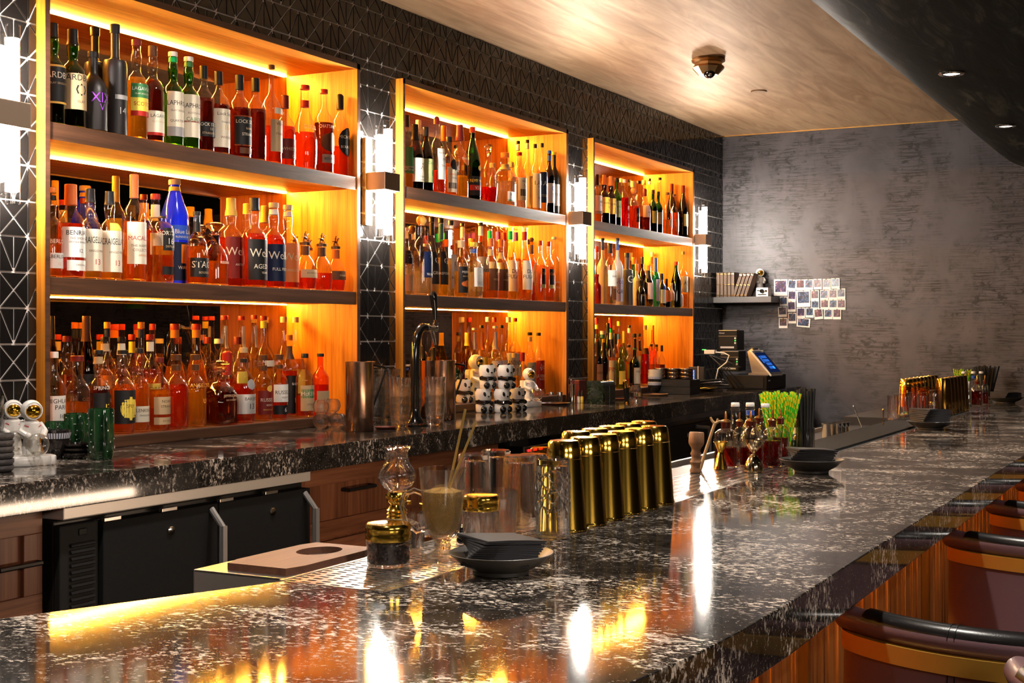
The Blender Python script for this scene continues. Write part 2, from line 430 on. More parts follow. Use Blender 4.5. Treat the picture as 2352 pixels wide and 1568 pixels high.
pieces.sort(key=lambda p: -seen(p))
rest = MB()
for i, p in enumerate(pieces):
    if i < 300 and seen(p) > 0:
        q = MB(); tmesh(q, p); ob('tile', q, m_tile, wallL, smooth=False, fix=False)
    else: tmesh(rest, p)
setp(ob('tile_field', rest, m_tile, wallL, smooth=False, fix=False), kind='stuff')
# ---- shelf units
m_mirror = pm('smoked_mirror', (.36, .27, .22), .012, 1)
m_led = emis('led_strip', LED, LED_E); m_led2 = emis('led_strip_low', LED, LED_E * .6)
NICHE = ('left', 'middle', 'right')
for i, d in enumerate(UN):
    a, ai, bi, b = d['a'], d['ai'], d['bi'], d['b']
    cx = (a + b) / 2; u = thing('shelf_unit', 'walnut backlit bottle shelf niche, %s of the three in the tiled wall' % ('leftmost', 'middle', 'rightmost')[i], 'shelf unit', (cx, YF, ZC), group='backlit niches behind the bar')
    A, AI, BI, B = a - cx, ai - cx, bi - cx, b - cx; D = YM - YF; H = lambda z: z - ZC
    for (p, q) in ((A, AI), (BI, B)):
        s = MB(); s.box(p, q, .0, D + .02, 0, H(ZTOP)); ob('side_panel', s, m_walv_lit, u, smooth=False)
    s = MB(); s.box(AI, BI, 0, D + .02, H(ZTOP) - .02, H(ZTOP)); ob('top_panel', s, m_wal, u, smooth=False)
    s = MB(); s.box(AI, BI, .001, D + .02, 0, ZP - ZC); ob('plinth', s, m_wal_shaded, u, bevel=.004)
    for (p, q) in ((A, AI), (BI, B)):
        s = MB(); s.box(p, q, -.0015, 0, 0, H(ZTOP)); ob('edge_strip', s, m_wal_shaded, u, smooth=False)
    s = MB(); s.box(A, B, -.0015, 0, H(ZTOP) - .02, H(ZTOP)); ob('edge_strip', s, m_wal_shaded, u, smooth=False)
    for z in (ZS1, ZS2):
        s = MB(); s.box(AI, BI, .004, D, H(z) - .043, H(z)); sh = ob('shelf', s, m_wal, u, smooth=False)
        s = MB(); s.box(AI + .004, BI - .004, .0015, .0035, H(z) - .048, H(z) - .0005); ob('shelf_front', s, m_wal_shaded, sh, bevel=.0012)
    s = MB(); s.box(AI, BI, D, D + .015, ZP - ZC, H(ZTOP) - .02); ob('mirror', s, m_mirror, u, smooth=False)
    for z in (ZTOP - .02, ZS1 - .043, ZS2 - .043):
        s = MB(); s.box(AI + .01, BI - .01, D - .007, D - .003, H(z) - .0035, H(z) - .0005); ob('led_strip', s, m_led if z > 1.65 else m_led2, u, smooth=False)
# ---- wall lamps
m_tube = emis('lit_rod', SCO, SCO_E)
def sconce_parts(t):
    s = MB(); s.box(-.055, -.012, -.022, 0, -.165, .165); ob('back_plate', s, m_brass, t, bevel=.002)
    s = MB(); s.box(-.05, .055, -.105, -.0, -.034, .034); ob('band', s, pm('bronze_band', (.34, .25, .18), .42, .6), t, bevel=.003)
    for dx, dz, h in ((-.024, .0, .42), (.026, .003, .47)):
        s = MB(); s.cyl((dx, -.068, -h / 2 + dz), .0195, h, 18); r = ob('glass_rod', s, thin('lamp_glass', (.99, .99, .98)), t)
        s = MB(); s.cyl((dx, -.068, -h / 2 + .035 + dz), .0165, h - .07, 14); ob('lit_core', s, m_tube, r)
sc0 = None
for i, (uc, vc) in enumerate(((8, 263), (880, 418), (1331, 502), (1613, 551))):
    x, t = onY(uc, YW - .068); z = zat(vc, t)
    lb = 'wall lamp of two glowing glass rods with bronze band, ' + ('at the left edge', 'between left and middle niches', 'between middle and right niches', 'right of the right niche')[i]
    if sc0 is None:
        sc0 = thing('wall_sconce', lb, 'wall lamp', (x, YW - .005, z), group='rod lamps on the tiled wall'); sconce_parts(sc0)
    else: dup(sc0, (x, YW - .005, z), 0, lb)
# ---- back counter
s = MB(); s.box(.9, XW - .002, YC, YW - .005, ZC - .071, ZC)
for d in UN: s.box(d['a'] + .001, d['b'] - .001, YW - .005, 3.19, ZC - .071, ZC)
bc = ob('back_counter', s, m_stone, bevel=.002); setp(bc, 'dark speckled stone back counter under the bottle niches', 'counter')
# fridge
def P(u, v, Y):
    x, t = onY(u, Y); return x, zat(v, t)
YG = 2.395
xa = P(137, 1300, YG)[0]; xb = P(706, 1200, YG)[0]; zt = ZC - .0725
fr = thing('bar_fridge', 'black two-door undercounter fridge with steel top strip, left of the drawers', 'fridge', (xa, YG, 0))
L = xb - xa
s = MB(); s.box(0, L, .02, .45, .04, zt - .035); ob('body', s, m_blk, fr, bevel=.004)
s = MB(); s.box(-.0, L, -.012, .45, zt - .03, zt); ob('top_strip', s, pm('brushed_strip', (.78, .72, .66), .36, .35), fr, bevel=.003)
x1 = P(229, 1300, YG)[0] - xa; x2 = P(493, 1250, YG)[0] - xa
vg = MB(); vg.box(.0, x1 - .004, .0, .02, .04, zt - .045); v_ = ob('vent_panel', vg, m_matte, fr, bevel=.004)
for k in range(13):
    s = MB(); z = .962 - k * .0160; s.m = Matrix.Translation((x1 * .55, -.002, z)) @ Matrix.Rotation(-.5, 4, 'X'); s.box(-x1 * .30, x1 * .30, -.003, .003, -.005, .003); ob('slat', s, m_blk, v_, smooth=False)
s = MB(); s.box(x1 * .46, x1 * .66, -.003, 0, .982, .998); ob('switch', s, m_blkg, v_, bevel=.002)
for (p, q) in ((x1, x2), (x2 + .004, L - .002)):
    s = MB(); s.box(p, q, -.012, .02, .06, zt - .05); dr = ob('door', s, m_text, fr, bevel=.003)
    s = MB(); hx = q - .028; s.tube([(hx, -.012, zt - .062), (hx, -.050, zt - .105), (hx, -.050, zt - .225), (hx, -.03, zt - .245)], .009, 8); s.bx((hx, -.054, zt - .165), (.017, .012, .12)); ob('handle', s, pm('grey_handle', (.34, .32, .31), .4, .5), dr)
    s = MB(); s.m = Matrix.Translation((p + (q - p) * .56, -.0125, zt - .10)) @ Matrix.Rotation(R_(90), 4, 'X'); s.lathe([(0, 0), (.012, 0), (.012, .003), (.006, .004), (0, .004)], 16); ob('lock', s, m_chrome, dr)
    for hx in (p + .03, (p + q) / 2 + .02):
        s = MB(); s.box(hx - .028, hx + .028, -.014, -.002, zt - .049, zt - .040); ob('hinge', s, m_steel, dr, bevel=.001)
# walnut cabinets
YK = 2.45
def pull(par, cx, y, z, w, vert=False):
    s = MB(); r = .006
    if vert: s.tube([(cx, y, z - w / 2), (cx, y - .028, z - w / 2), (cx, y - .028, z + w / 2), (cx, y, z + w / 2)], r, 6)
    else: s.tube([(cx - w / 2, y, z), (cx - w / 2, y - .028, z), (cx + w / 2, y - .028, z), (cx + w / 2, y, z)], r, 6)
    ob('pull', s, m_blk, par)
def front(par, x0, x1, z0, z1, name='drawer_front', mid=None):
    st = .055
    s = MB(); s.box(x0, x1, -.006, .0, z0, z1); f = ob(name, s, m_cabv, par, smooth=False)
    for bx_, mm in (((x0, x1, z1 - st, z1), m_cab), ((x0, x1, z0, z0 + st), m_cab), ((x0, x0 + st, z0 + st, z1 - st), m_cabv), ((x1 - st, x1, z0 + st, z1 - st), m_cabv)):
        s = MB(); s.box(bx_[0], bx_[1], -.018, -.006, bx_[2], bx_[3]); ob('rail' if mm is m_cab else 'stile', s, mm, f, bevel=.0015)
    return f
xc0 = xb + .006; xc1 = P(1136, 1030, YK)[0]
cb = thing('drawer_cabinet', 'walnut drawer cabinet with black pulls, right of the black fridge', 'cabinet', (xc0, YK, 0))
w = xc1 - xc0
s = MB(); s.box(0, w, .0, .4, .08, zt); ob('carcass', s, m_cabv, cb, smooth=False)
hw = w / 2
for k in range(2):
    x0, x1 = .006 + k * hw, (k + 1) * hw - .004
    for z0, z1 in ((.83, zt - .004), (.50, .822), (.12, .494)):
        f = front(cb, x0, x1, z0, z1); pull(f, (x0 + x1) / 2, -.006, (z0 + z1) / 2 + .03, .15)
s = MB(); s.box(-.002, .03, -.02, 0, .08, zt); ob('filler_strip', s, m_cabv, cb, smooth=False)
cl = thing('door_cabinet', 'walnut cabinet with black pulls, left of the black fridge', 'cabinet', (xa - .005, YK, 0))
s = MB(); s.box(-.7, 0, .0, .4, .08, zt); ob('carcass', s, m_cabv, cl, smooth=False)
f = front(cl, -.5, -.012, .80, zt - .004); pull(f, -.09, -.006, .93, .12)
f = front(cl, -.5, -.012, .12, .794, 'cabinet_door'); pull(f, -.028, -.018, .67, .16, True)
# glasswasher with red digits, then a second fridge
ya = 2.43
xg0, zg0 = P(1207, 1029, 2.37)
gw = thing('glasswasher', 'black undercounter glasswasher with red display digits below the counter', 'glasswasher', (xg0, 2.38, 0))
s = MB(); s.box(0, .52, 0, .42, .06, zt - .03); ob('body', s, m_blkg, gw, bevel=.004)
s = MB(); s.box(0, .52, -.004, .0, zt - .034, zt - .031); s.box(-.002, .003, -.006, .0, .06, zt - .03); ob('steel_trim', s, m_steel, gw, smooth=False)
for k in range(3):
    s = MB(); s.box(.035 + k * .05, .06 + k * .05, -.004, -.001, zt - .052, zt - .043); ob('display_digit', s, emis('red_digit', (1, .02, .02), 1.5), gw, smooth=False)
xr0 = P(1500, 1000, 2.39)[0]; xr1 = P(1700, 970, 2.39)[0]
f2 = thing('bar_fridge', 'far black undercounter fridge with one grey handle, behind the wooden muddler', 'fridge', (xr0, 2.39, 0)); f2.name = 'bar_fridge.001'
s = MB(); s.box(0, xr1 - xr0 + .5, .0, .4, .05, zt - .03); ob('body', s, m_blk, f2, bevel=.004)
s = MB(); s.box(0, xr1 - xr0 + .5, -.008, .4, zt - .03, zt); ob('top_strip', s, m_blkg, f2, bevel=.003)
s = MB(); s.box(.02, xr1 - xr0 - .04, -.025, .0, .08, zt - .05); dr = ob('door', s, m_text, f2, bevel=.004)
hx = P(1628, 1000, 2.33)[0] - xr0
s = MB(); s.tube([(hx - .10, -.025, zt - .065), (hx, -.06, zt - .075), (hx + .0, -.065, zt - .12), (hx, -.065, zt - .30)], .010, 8); ob('handle', s, pm('grey_handle', (.1, .1, .1)), dr)
s = MB(); s.m = Matrix.Translation((hx - .22, -.0255, zt - .10)) @ Matrix.Rotation(R_(90), 4, 'X'); s.cyl((0, 0, 0), .012, .004, 14); ob('lock', s, m_chrome, dr)
# ---- bar top
outer = [(9.0, .555), (4.6, .558), (3.0, .556), (2.24, .552), (1.91, .5485), (1.70, .553), (1.54, .5605), (1.387, .578), (1.2, .618), (1.0, .69), (.6, .86), (.2, 1.03), (-.4, 1.285)]
inner = [(-.4, 2.185), (1.293, 1.466), (1.60, 1.336), (1.66, 1.312), (1.695, 1.300), (1.695, 1.108), (9.0, 1.108)]
outer = [(min(x, XW - .003), y) for x, y in outer]; inner = [(min(x, XW - .003), y) for x, y in inner]
s = MB(); s.prism(outer + inner, ZB - .076, ZB)
m_stone2 = stone('veined_bar_stone', .030, (.78, .66, .55))
bt = ob('stone_slab', s, m_stone2, bevel=.002); setp(bt, 'long polished dark stone bar top with pale speckled veins', 'bar top')
# bar front with slats lit from a strip below the overhang
bf = thing('slatted_bar', 'amber lit bar front of upright wooden slats under the stone top', 'bar front', (0, 0, 0))
s = MB(); s.prism([(XW - .01, .80), (1.75, .80), (1.5, .83), (1.1, .95), (-.3, 1.55), (-.3, 1.6), (1.1, 1.08), (XW - .01, 1.0)], .02, ZB - .078); ob('backing', s, m_matte, bf, smooth=False)
m_slat = wood('slat_wood', (.20, .05, .010), (.55, .20, .045), 2)
x = 1.78; k = 0; rs = MB()
while x < XW - .05:
    wd = random.choice((.016, .022, .028)); dp = random.uniform(.006, .016)
    q = MB(); q.box(x, x + wd - .002, .80 - dp, .80, .04, ZB - .08)
    if k < 150: ob('slat', q, m_slat, bf, smooth=False)
    else: rs.add(q.v, q.f)
    x += wd; k += 1
setp(ob('slat_run', rs, m_slat, bf, smooth=False), kind='stuff')
for u, v in ((2128, 1350), (1851, 1540)):
    x, t = onY(u, .775); q = MB(); q.box(x - .02, x, .765, .80, .04, ZB - .08); ob('post_strip', q, m_brass, bf, smooth=False)
q = MB(); q.box(1.72, XW - .02, .752, .756, ZB - .116, ZB - .077); ob('light_shield_lip', q, m_matte, bf, smooth=False)  # added lip, keeps the strip's light off the stools
q = MB(); q.box(1.75, XW - .02, .772, .782, ZB - .084, ZB - .078); ob('led_strip', q, emis('front_led', (1, .46, .06), 75), bf, smooth=False)
# drip rail of perforated steel and the ice station
dr = thing('drip_rail', 'perforated steel drip rail along the inner edge of the bar top', 'drip rail', (1.697, 1.110, ZB))
pl = MB(); cx_, cy_ = .0165, .0255
nx, ny = 250, 7
wy = .192 / ny
for i in range(nx):
    for j in range(ny):
        x, y = i * cx_, j * wy
        a, b, c, d = x + cx_ * .28, x + cx_ * .72, y + wy * .2, y + wy * .8
        v = [(x, y, 0), (x + cx_, y, 0), (x + cx_, y + wy, 0), (x, y + wy, 0), (a, c, 0), (b, c, 0), (b, d, 0), (a, d, 0)]
        pl.add(v, [(0, 1, 5, 4), (1, 2, 6, 5), (2, 3, 7, 6), (3, 0, 4, 7)])
pl.box(nx * cx_, XW - 1.71, 0, .192, -.001, 0)
ob('perforated_plate', pl, pm('brushed_steel', (.66, .63, .60), .24, 1), dr, smooth=False)
s = MB(); s.box(0, XW - 1.71, 0, .192, -.045, -.03); s.box(0, XW - 1.71, -.002, .002, -.045, -.0005); s.box(0, XW - 1.71, .190, .196, -.10, .001); s.box(-.0, .003, 0, .192, -.045, -.0005); ob('tray', s, m_steel, dr, smooth=False)
s = MB(); s.box(2.2, 5.2, .015, .18, .0005, .007); mt = ob('rubber_mat', s, pm('rubber', (.008, .008, .008), .8, spec=.12, bump=.8, bscale=260), dr)
st = thing('ice_station', 'steel ice station with a wooden lid and round hole beside the drip rail', 'ice station', (1.74, 1.318, ZB))
s = MB(); s.box(0, .30, 0, .20, -.25, -.006); ob('steel_body', s, m_steel, st, bevel=.004)
hole = [(.185 + .048 * cos(2 * pi * i / 28), .083 + .036 * sin(2 * pi * i / 28)) for i in range(28)]
bm_ = MB()
rect = []
for i in range(28):
    a = 2 * pi * (i) / 28; ca, sa = cos(a), sin(a); k = min(.125 / abs(ca) if abs(ca) > 1e-6 else 9, .070 / abs(sa) if abs(sa) > 1e-6 else 9); rect.append((.135 + ca * k, .083 + sa * k))
rect[:] = rect
secs = [[(x, y, 0) for x, y in hole], [(x, y, 0.) for x, y in rect], [(x, y, -.016) for x, y in rect], [(x, y, -.016) for x, y in hole], [(x, y, 0) for x, y in hole]]
bm_.loft(secs, caps=False); ob('wooden_lid', bm_, wood('lid_wood', (.075, .024, .010), (.17, .065, .03), 0, .62), st, loc=(0.01, 0, .006), smooth=False)
s = MB(); s.lathe([(0, -.02), (.05, -.02)], 20, c=(.195, .083, .003)); s.lathe([(.05, -.02), (.05, -.012)], 20, c=(.195, .083, .003)); ob('well', s, m_blk, st)
# ---------------------------------------------------------------- bottles
SH = {  # radius, height pairs of the glass, height 1 = top of the stopper
 'std': [(.86, 0), (1, .015), (1, .57), (.96, .62), (.82, .665), (.5, .72), (.36, .76), (.33, .80), (.33, .955)],
 'bul': [(.86, 0), (1, .015), (1, .53), (.95, .58), (.75, .625), (.46, .66), (.37, .69), (.40, .74), (.46, .80), (.44, .84), (.37, .88), (.35, .955)],
 'tal': [(.86, 0), (1, .015), (1, .54), (.95, .585), (.7, .64), (.38, .69), (.29, .73), (.27, .955)],
 'squ': [(.86, 0), (1, .02), (1, .47), (.97, .54), (.82, .62), (.55, .675), (.36, .71), (.33, .75), (.33, .955)],
 'con': [(.88, 0), (.92, .02), (1, .27), (.96, .38), (.75, .53), (.5, .64), (.36, .70), (.32, .74), (.31, .955)],
 'dom': [(.86, 0), (1, .02), (1, .42), (.97, .50), (.86, .58), (.62, .655), (.36, .70), (.29, .74), (.28, .955)],
 'glo': [(.62, 0), (.8, .02), (.98, .22), (1, .32), (.92, .46), (.66, .58), (.4, .65), (.33, .70), (.32, .955)],
 'win': [(.86, 0), (1, .015), (1, .50), (.96, .56), (.78, .65), (.5, .75), (.36, .82), (.33, .86), (.33, .96)],
 'cyl': [(.9, 0), (1, .012), (1, .60), (.97, .65), (.88, .675), (.42, .69), (.36, .71), (.35, .96)],
 'bla': [(.78, 0), (.9, .02), (1, .16), (1, .26), (.93, .38), (.72, .50), (.42, .575), (.36, .60), (.36, .74), (.40, .745), (.40, .77)],
 'dec': [(.84, 0), (1, .02), (1, .34), (.94, .46), (.75, .56), (.45, .63), (.34, .67), (.33, .80), (.46, .81), (.46, .83)],
 'mor': [(.9, 0), (1, .03), (1, .74), (.9, .84), (.6, .90), (.3, .92), (.28, .965)],
 'blu': [(.9, 0), (1, .012), (1, .60), (.95, .67), (.62, .80), (.42, .88), (.35, .92), (.34, .955)],
 'sho': [(.9, 0), (1, .02), (1, .55), (.93, .62), (.6, .69), (.42, .73), (.40, .955)]}
GL = {'c': thin('bottle_clear', (.96, .95, .93)), 'g': thin('bottle_green', (.16, .62, .05)), 'G': thin('bottle_deep_green', (.03, .30, .03)), 'b': thin('bottle_brown', (.16, .035, .008)),
      'k': pm('bottle_black', (.012, .009, .010), .38), 'K': pm('bottle_glossy_black', (.006, .005, .005), .08, coat=.6), 'B': pm('bottle_cobalt', (.012, .03, .95), .12, coat=.6), 't': thin('bottle_turquoise', (.08, .72, .85)),
      'w': pm('bottle_frosted', (.85, .82, .80), .35, trans=.55), 'r': pm('bottle_red', (.35, .01, .01), .2, coat=.3), 'y': thin('bottle_gold', (.95, .70, .22)), 'o': thin('bottle_orange', (.95, .42, .10)),
      's': pm('bottle_slate', (.05, .046, .046), .55), 'l': thin('bottle_lime', (.55, .78, .30))}
LQ = {'a': liquid('amber_spirit', (.95, .36, .03)), 'r': liquid('red_amber_spirit', (.85, .11, .008)), 'y': liquid('gold_spirit', (1.0, .66, .12), glow=.09), 'o': liquid('orange_spirit', (1.0, .40, .06)),
      'd': liquid('dark_spirit', (.22, .025, .004), .15), 'n': liquid('clear_spirit', (.97, .96, .94), .45, glow=.03), 'p': liquid('pale_spirit', (1, .85, .45), glow=.06), 'D': liquid('dark_bitters', (.34, .010, .004), .25, glow=.05), 'R': liquid('ruby_spirit', (.75, .01, .015))}
CC = dict(bk=(.012, .011, .012), wh=(.78, .75, .70), cr=(.74, .66, .52), rd=(.42, .02, .012), dr=(.16, .012, .010), or_=(.75, .22, .03), ta=(.52, .36, .20), gn=(.05, .20, .07), nv=(.006, .012, .045), bl=(.03, .10, .55),
          gd=(.75, .45, .08), gy=(.32, .31, .31), pk=(.75, .55, .50), br=(.11, .04, .016), ol=(.42, .45, .20), pu=(.22, .05, .42), ye=(.85, .62, .08), lv=(.55, .50, .68), te=(.03, .14, .17), sv=(.62, .60, .58), oc=(.60, .14, .03), em=(.0, .42, .12))
CW = dict(bk='black', wh='white', cr='cream', rd='red', dr='dark red', or_='orange', ta='tan', gn='green', nv='navy', bl='blue', gd='gold', gy='grey', pk='pink', br='brown', ol='olive', pu='purple', ye='yellow', lv='lilac', te='teal', sv='silver', oc='rust', em='emerald')
def cm(k): return pm('print_' + CW[k].replace(' ', '_'), CC[k], .45, 0 if k not in ('sv',) else .5, spec=.3)
GW = {('c', 'a'): 'clear amber-filled', ('c', 'r'): 'clear red-amber', ('c', 'y'): 'clear gold-filled', ('c', 'o'): 'clear orange-filled', ('c', 'd'): 'dark brown', ('c', 'n'): 'clear glass', ('c', 'p'): 'clear pale', ('c', 'R'): 'clear ruby'}
GW1 = dict(g='green', G='dark green', b='brown', k='matte black', K='gloss black', B='cobalt blue', t='turquoise', w='frosted white', r='red', y='golden', o='orange', s='slate grey', l='lime green', c='clear')
def rad(prof, z):
    for (r0, z0), (r1, z1) in zip(prof, prof[1:]):
        if z0 <= z <= z1: return r0 + (r1 - r0) * ((z - z0) / (z1 - z0) if z1 > z0 else 0)
    return prof[-1][0]
def horse(mb, z, k):
    mb.sph((0, 0, z + .013 * k), .006 * k, 8, 5, (1.9, .8, .9)); mb.sph((.012 * k, 0, z + .021 * k), .0036 * k, 7, 4, (1, .7, 1.7)); mb.sph((.018 * k, 0, z + .026 * k), .003 * k, 7, 4, (1.7, .7, .8))
    mb.sph((-.001 * k, 0, z + .024 * k), .0042 * k, 7, 4, (.9, .8, 1.5)); mb.sph((.002 * k, 0, z + .032 * k), .0028 * k, 7, 4)
    for x0, x1 in ((.008, .017), (.006, .003), (-.008, -.014), (-.010, -.005)): mb.tube([(x0 * k, 0, z + .011 * k), (x1 * k, 0, z)], .0016 * k, 5)
    mb.tube([(-.011 * k, 0, z + .015 * k), (-.021 * k, 0, z + .013 * k)], .0014 * k, 5)
def bottle(loc, H, R, sh, gk, lk, fill, labs, caps, txt, label, group, rz):
    b = thing('liquor_bottle', label, 'bottle', loc, rz, group)
    sq = 6 if sh.endswith('Q') else 0; key = sh[:3]; N = 20 if not sq else 24
    prof = SH[key]; P_ = [(0, 0)] + [(r * R, z * H) for r, z in prof]
    mb = MB(); mb.lathe(P_, N, sq); gl = GL[gk]; ob('glass', mb, gl, b)
    if lk != '-' and fill > 0:
        zf = fill / 100; q = [(0, .022)] + [(rad(prof, .022) * .93, .022)] + [(r * .93, z) for r, z in prof if .03 < z < zf - .01] + [(rad(prof, zf) * .93, zf), (0, zf)]
        mb = MB(); mb.lathe([(r * R, z * H) for r, z in q], N, sq); ob('liquid', mb, LQ[lk], b)
    parts = []
    for lb in labs:
        k, z0, z1, A = lb[0], lb[1] / 100, lb[2] / 100, R_(lb[3] if len(lb) > 3 else 80)
        n = 14; zs = [z0 + (z1 - z0) * i / 9 for i in range(10)]; v = []
        oval = len(lb) > 4
        if oval: zs = [z0 + (z1 - z0) * i / 8 for i in range(9)]
        for z in zs:
            rr = rad(prof, z) * R + .0011; t = (z - (z0 + z1) / 2) / ((z1 - z0) / 2); Aw = A * math.sqrt(max(.02, 1 - t * t)) if oval else A
            for i in range(n + 1):
                a = -pi / 2 - Aw + 2 * Aw * i / n; ca, sa = cos(a), sin(a); q = rr
                if sq: q = rr / (abs(ca) ** sq + abs(sa) ** sq) ** (1 / sq)
                v.append((q * ca, q * sa, z * H))
        mb = MB(); m = n + 1
        mb.add(v, [(j * m + i, j * m + i + 1, (j + 1) * m + i + 1, (j + 1) * m + i) for j in range(len(zs) - 1) for i in range(n)])
        o = ob('paper_label' if gk not in 'kKs' else 'print_panel', mb, cm(k), b, fix=False); parts.append((z0, z1, o))
    for s, z, h, ck in txt:
        z /= 100; h = h / 100 * H; rr = rad(prof, z) * R + .0013; V, F = glyphs(s)
        if not V: continue
        par = next((o for z0, z1, o in parts if z0 <= z <= z1), None)
        w2 = max(p[0] for p in V) * h; sx = min(1, R_(78) * rr / max(w2, 1e-5)); v = []
        for x, y in V:
            a = -pi / 2 + x * h * sx / rr; ca, sa = cos(a), sin(a); zz = z * H + y * h; q = rad(prof, min(max(zz / H, 0), .95)) * R + .0013
            if sq: q = q / (abs(ca) ** sq + abs(sa) ** sq) ** (1 / sq)
            v.append((q * ca, q * sa, zz))
        mb = MB(); mb.add(v, F); ob('lettering', mb, cm(ck), par or b, smooth=False, fix=False)
    nr = prof[-1][0] * R; zt_ = prof[-1][1]
    for cp in caps:
        k, kind, ln = cp[0], cp[1], cp[2] / 100
        mat = cm(k)
        if kind == 'c':      # stopper disc on a cork
            mb = MB(); r = nr * 1.22; mb.lathe([(0, .955 * H), (r * .96, .955 * H), (r, (1 - ln * .85) * H), (r, .995 * H), (r * .93, H), (0, H)] if False else [(0, (1 - ln) * H), (r, (1 - ln) * H), (r, .994 * H), (r * .92, H), (0, H)], 16); ob('stopper', mb, mat, b)
        elif kind == 's':    # sleeve or long capsule
            z0 = 1 - ln; q = [(0, z0 * H)] + [(rad(prof, z) * R * 1.07 + .0006, z * H) for z in [z0 + (.95 - z0) * i / 6 for i in range(7)]] + [(nr * 1.12, .96 * H), (nr * 1.12, .994 * H), (nr * 1.0, H), (0, H)]
            mb = MB(); mb.lathe(q[1:], 16); ob('capsule', mb, mat, b)
        elif kind == 'n':    # band round the neck
            z1 = ln; z0 = z1 - (cp[3] if len(cp) > 3 else 6) / 100; mb = MB(); mb.lathe([(rad(prof, z) * R * 1.05 + .0005, z * H) for z in (z0, (z0 + z1) / 2, z1)], 16); ob('neck_band', mb, mat, b, fix=False)
        elif kind == 'b':    # ball stopper
            r = nr * 1.45; mb = MB(); mb.lathe([(nr * .9, .94 * H), (nr * .9, H - 2 * r)], 12); mb.sph((0, 0, H - r), r, 14, 8); ob('ball_stopper', mb, thin('ball_glass', (.9, .85, .78)) if k == 'wh' else mat, b)
        elif kind == 'd':    # flat glass disc stopper
            mb = MB(); mb.lathe([(0, .80 * H), (nr * .7, .80 * H), (nr * .6, .86 * H), (R * .5, .90 * H), (R * .72, .945 * H), (R * .66, .98 * H), (R * .35, H), (0, H)], 20); ob('glass_stopper', mb, m_glass, b)
        elif kind == 'f':    # faceted drop stopper
            mb = MB(); mb.lathe([(0, .80 * H), (nr * .8, .80 * H), (nr * .9, .84 * H), (nr * 1.1, .87 * H), (nr * .7, .885 * H), (nr * 1.5, .93 * H), (nr * 1.1, .97 * H), (0, H)], 8); ob('glass_stopper', mb, m_glass, b, ang=15)
        elif kind == 'h':
            mb = MB(); mb.lathe([(0, .76 * H), (nr * 1.15, .76 * H), (nr * 1.2, .80 * H), (nr * .8, .815 * H), (0, .815 * H)], 14); horse(mb, .815 * H, .185 * H / .036); ob('horse_stopper', mb, pm('pewter', (.20, .13, .09), .35, 1), b)
        elif kind == 'w':    # dome of wax
            mb = MB(); mb.lathe([(nr * 1.12 + .001, (1 - ln) * H), (nr * 1.14 + .001, .97 * H), (nr * .9, .99 * H), (nr * .4, H), (0, H)], 14); ob('wax_seal', mb, mat, b)
    return b
# bay: (niche, floor z, name)
DB = {}
exec_rows = []
def bay(ni, z, nm, rows, group):
    rows = sorted(rows, key=lambda r: r[0]); d = UN[ni]; B = []
    for r in rows:
        Y = YF + (.052, .125, .195, .255)[r[3]]; x, t = onY(r[0], Y); B.append([x, Y, r[2] / 2 * t / FP])
    for it in range(90):      # settle the bottles so that no two touch
        for q in B:
            q[0] = min(max(q[0], d['ai'] + q[2] + .0012), d['bi'] - q[2] - .0012); q[1] = min(max(q[1], YF + q[2] + .003), YM - q[2] - .0095)
        for i in range(len(B)):
            for j in range(i + 1, len(B)):
                a, b = B[i], B[j]; dx, dy = b[0] - a[0], b[1] - a[1]; L = math.hypot(dx, dy) or 1e-4; o = a[2] + b[2] + .001 - L
                if rows[i][4].endswith('Q') or rows[j][4].endswith('Q'): o += .006
                if o > 0:
                    k = o * .28 / L; a[0] -= dx * k; a[1] -= dy * k * .8; b[0] += dx * k; b[1] += dy * k * .8
    for i, r in enumerate(rows):
        u, vt, w, row, sh, gl, fill = r[:7]; labs = r[7] if len(r) > 7 else (); caps = r[8] if len(r) > 8 else (('bk', 'c', 5),); txt = r[9] if len(r) > 9 else ()
        gk, lk = gl[0], gl[1]
        if isinstance(labs, str): labs = [labs]
        labs = [(q.split(',')[0], *[float(x) for x in q.split(',')[1:]]) for q in labs]
        x, Y, R = B[i]; t = depth(x, Y); H = zat(vt, t) - z
        gw = GW.get((gk, lk)) or GW1[gk]
        cap = CW[caps[0][0]] if caps else 'no'
        capw = {'c': 'cap', 's': 'capsule', 'b': 'ball stopper', 'd': 'disc', 'f': 'drop', 'h': 'horse', 'w': 'wax', 'n': 'band'}[caps[0][1]] if caps else 'cap'
        if caps and caps[0][1] in 'dfh': cap = 'glass' if caps[0][1] != 'h' else 'pewter'
        lw = (CW[labs[0][0]] + ' label, ') if labs else ''
        lab = '%s bottle, %s%s %s, %s from left, %s shelf, %s niche' % (gw, lw, cap, capw, ordw(i + 1), nm, NICHE[ni])
        bottle((x, Y, z + .0006), H, R, sh, gk, lk, fill, labs, caps, txt, lab, group, random.uniform(-.12, .12))
bk5 = (('bk', 'c', 5),)
def C(*a): return tuple(a)
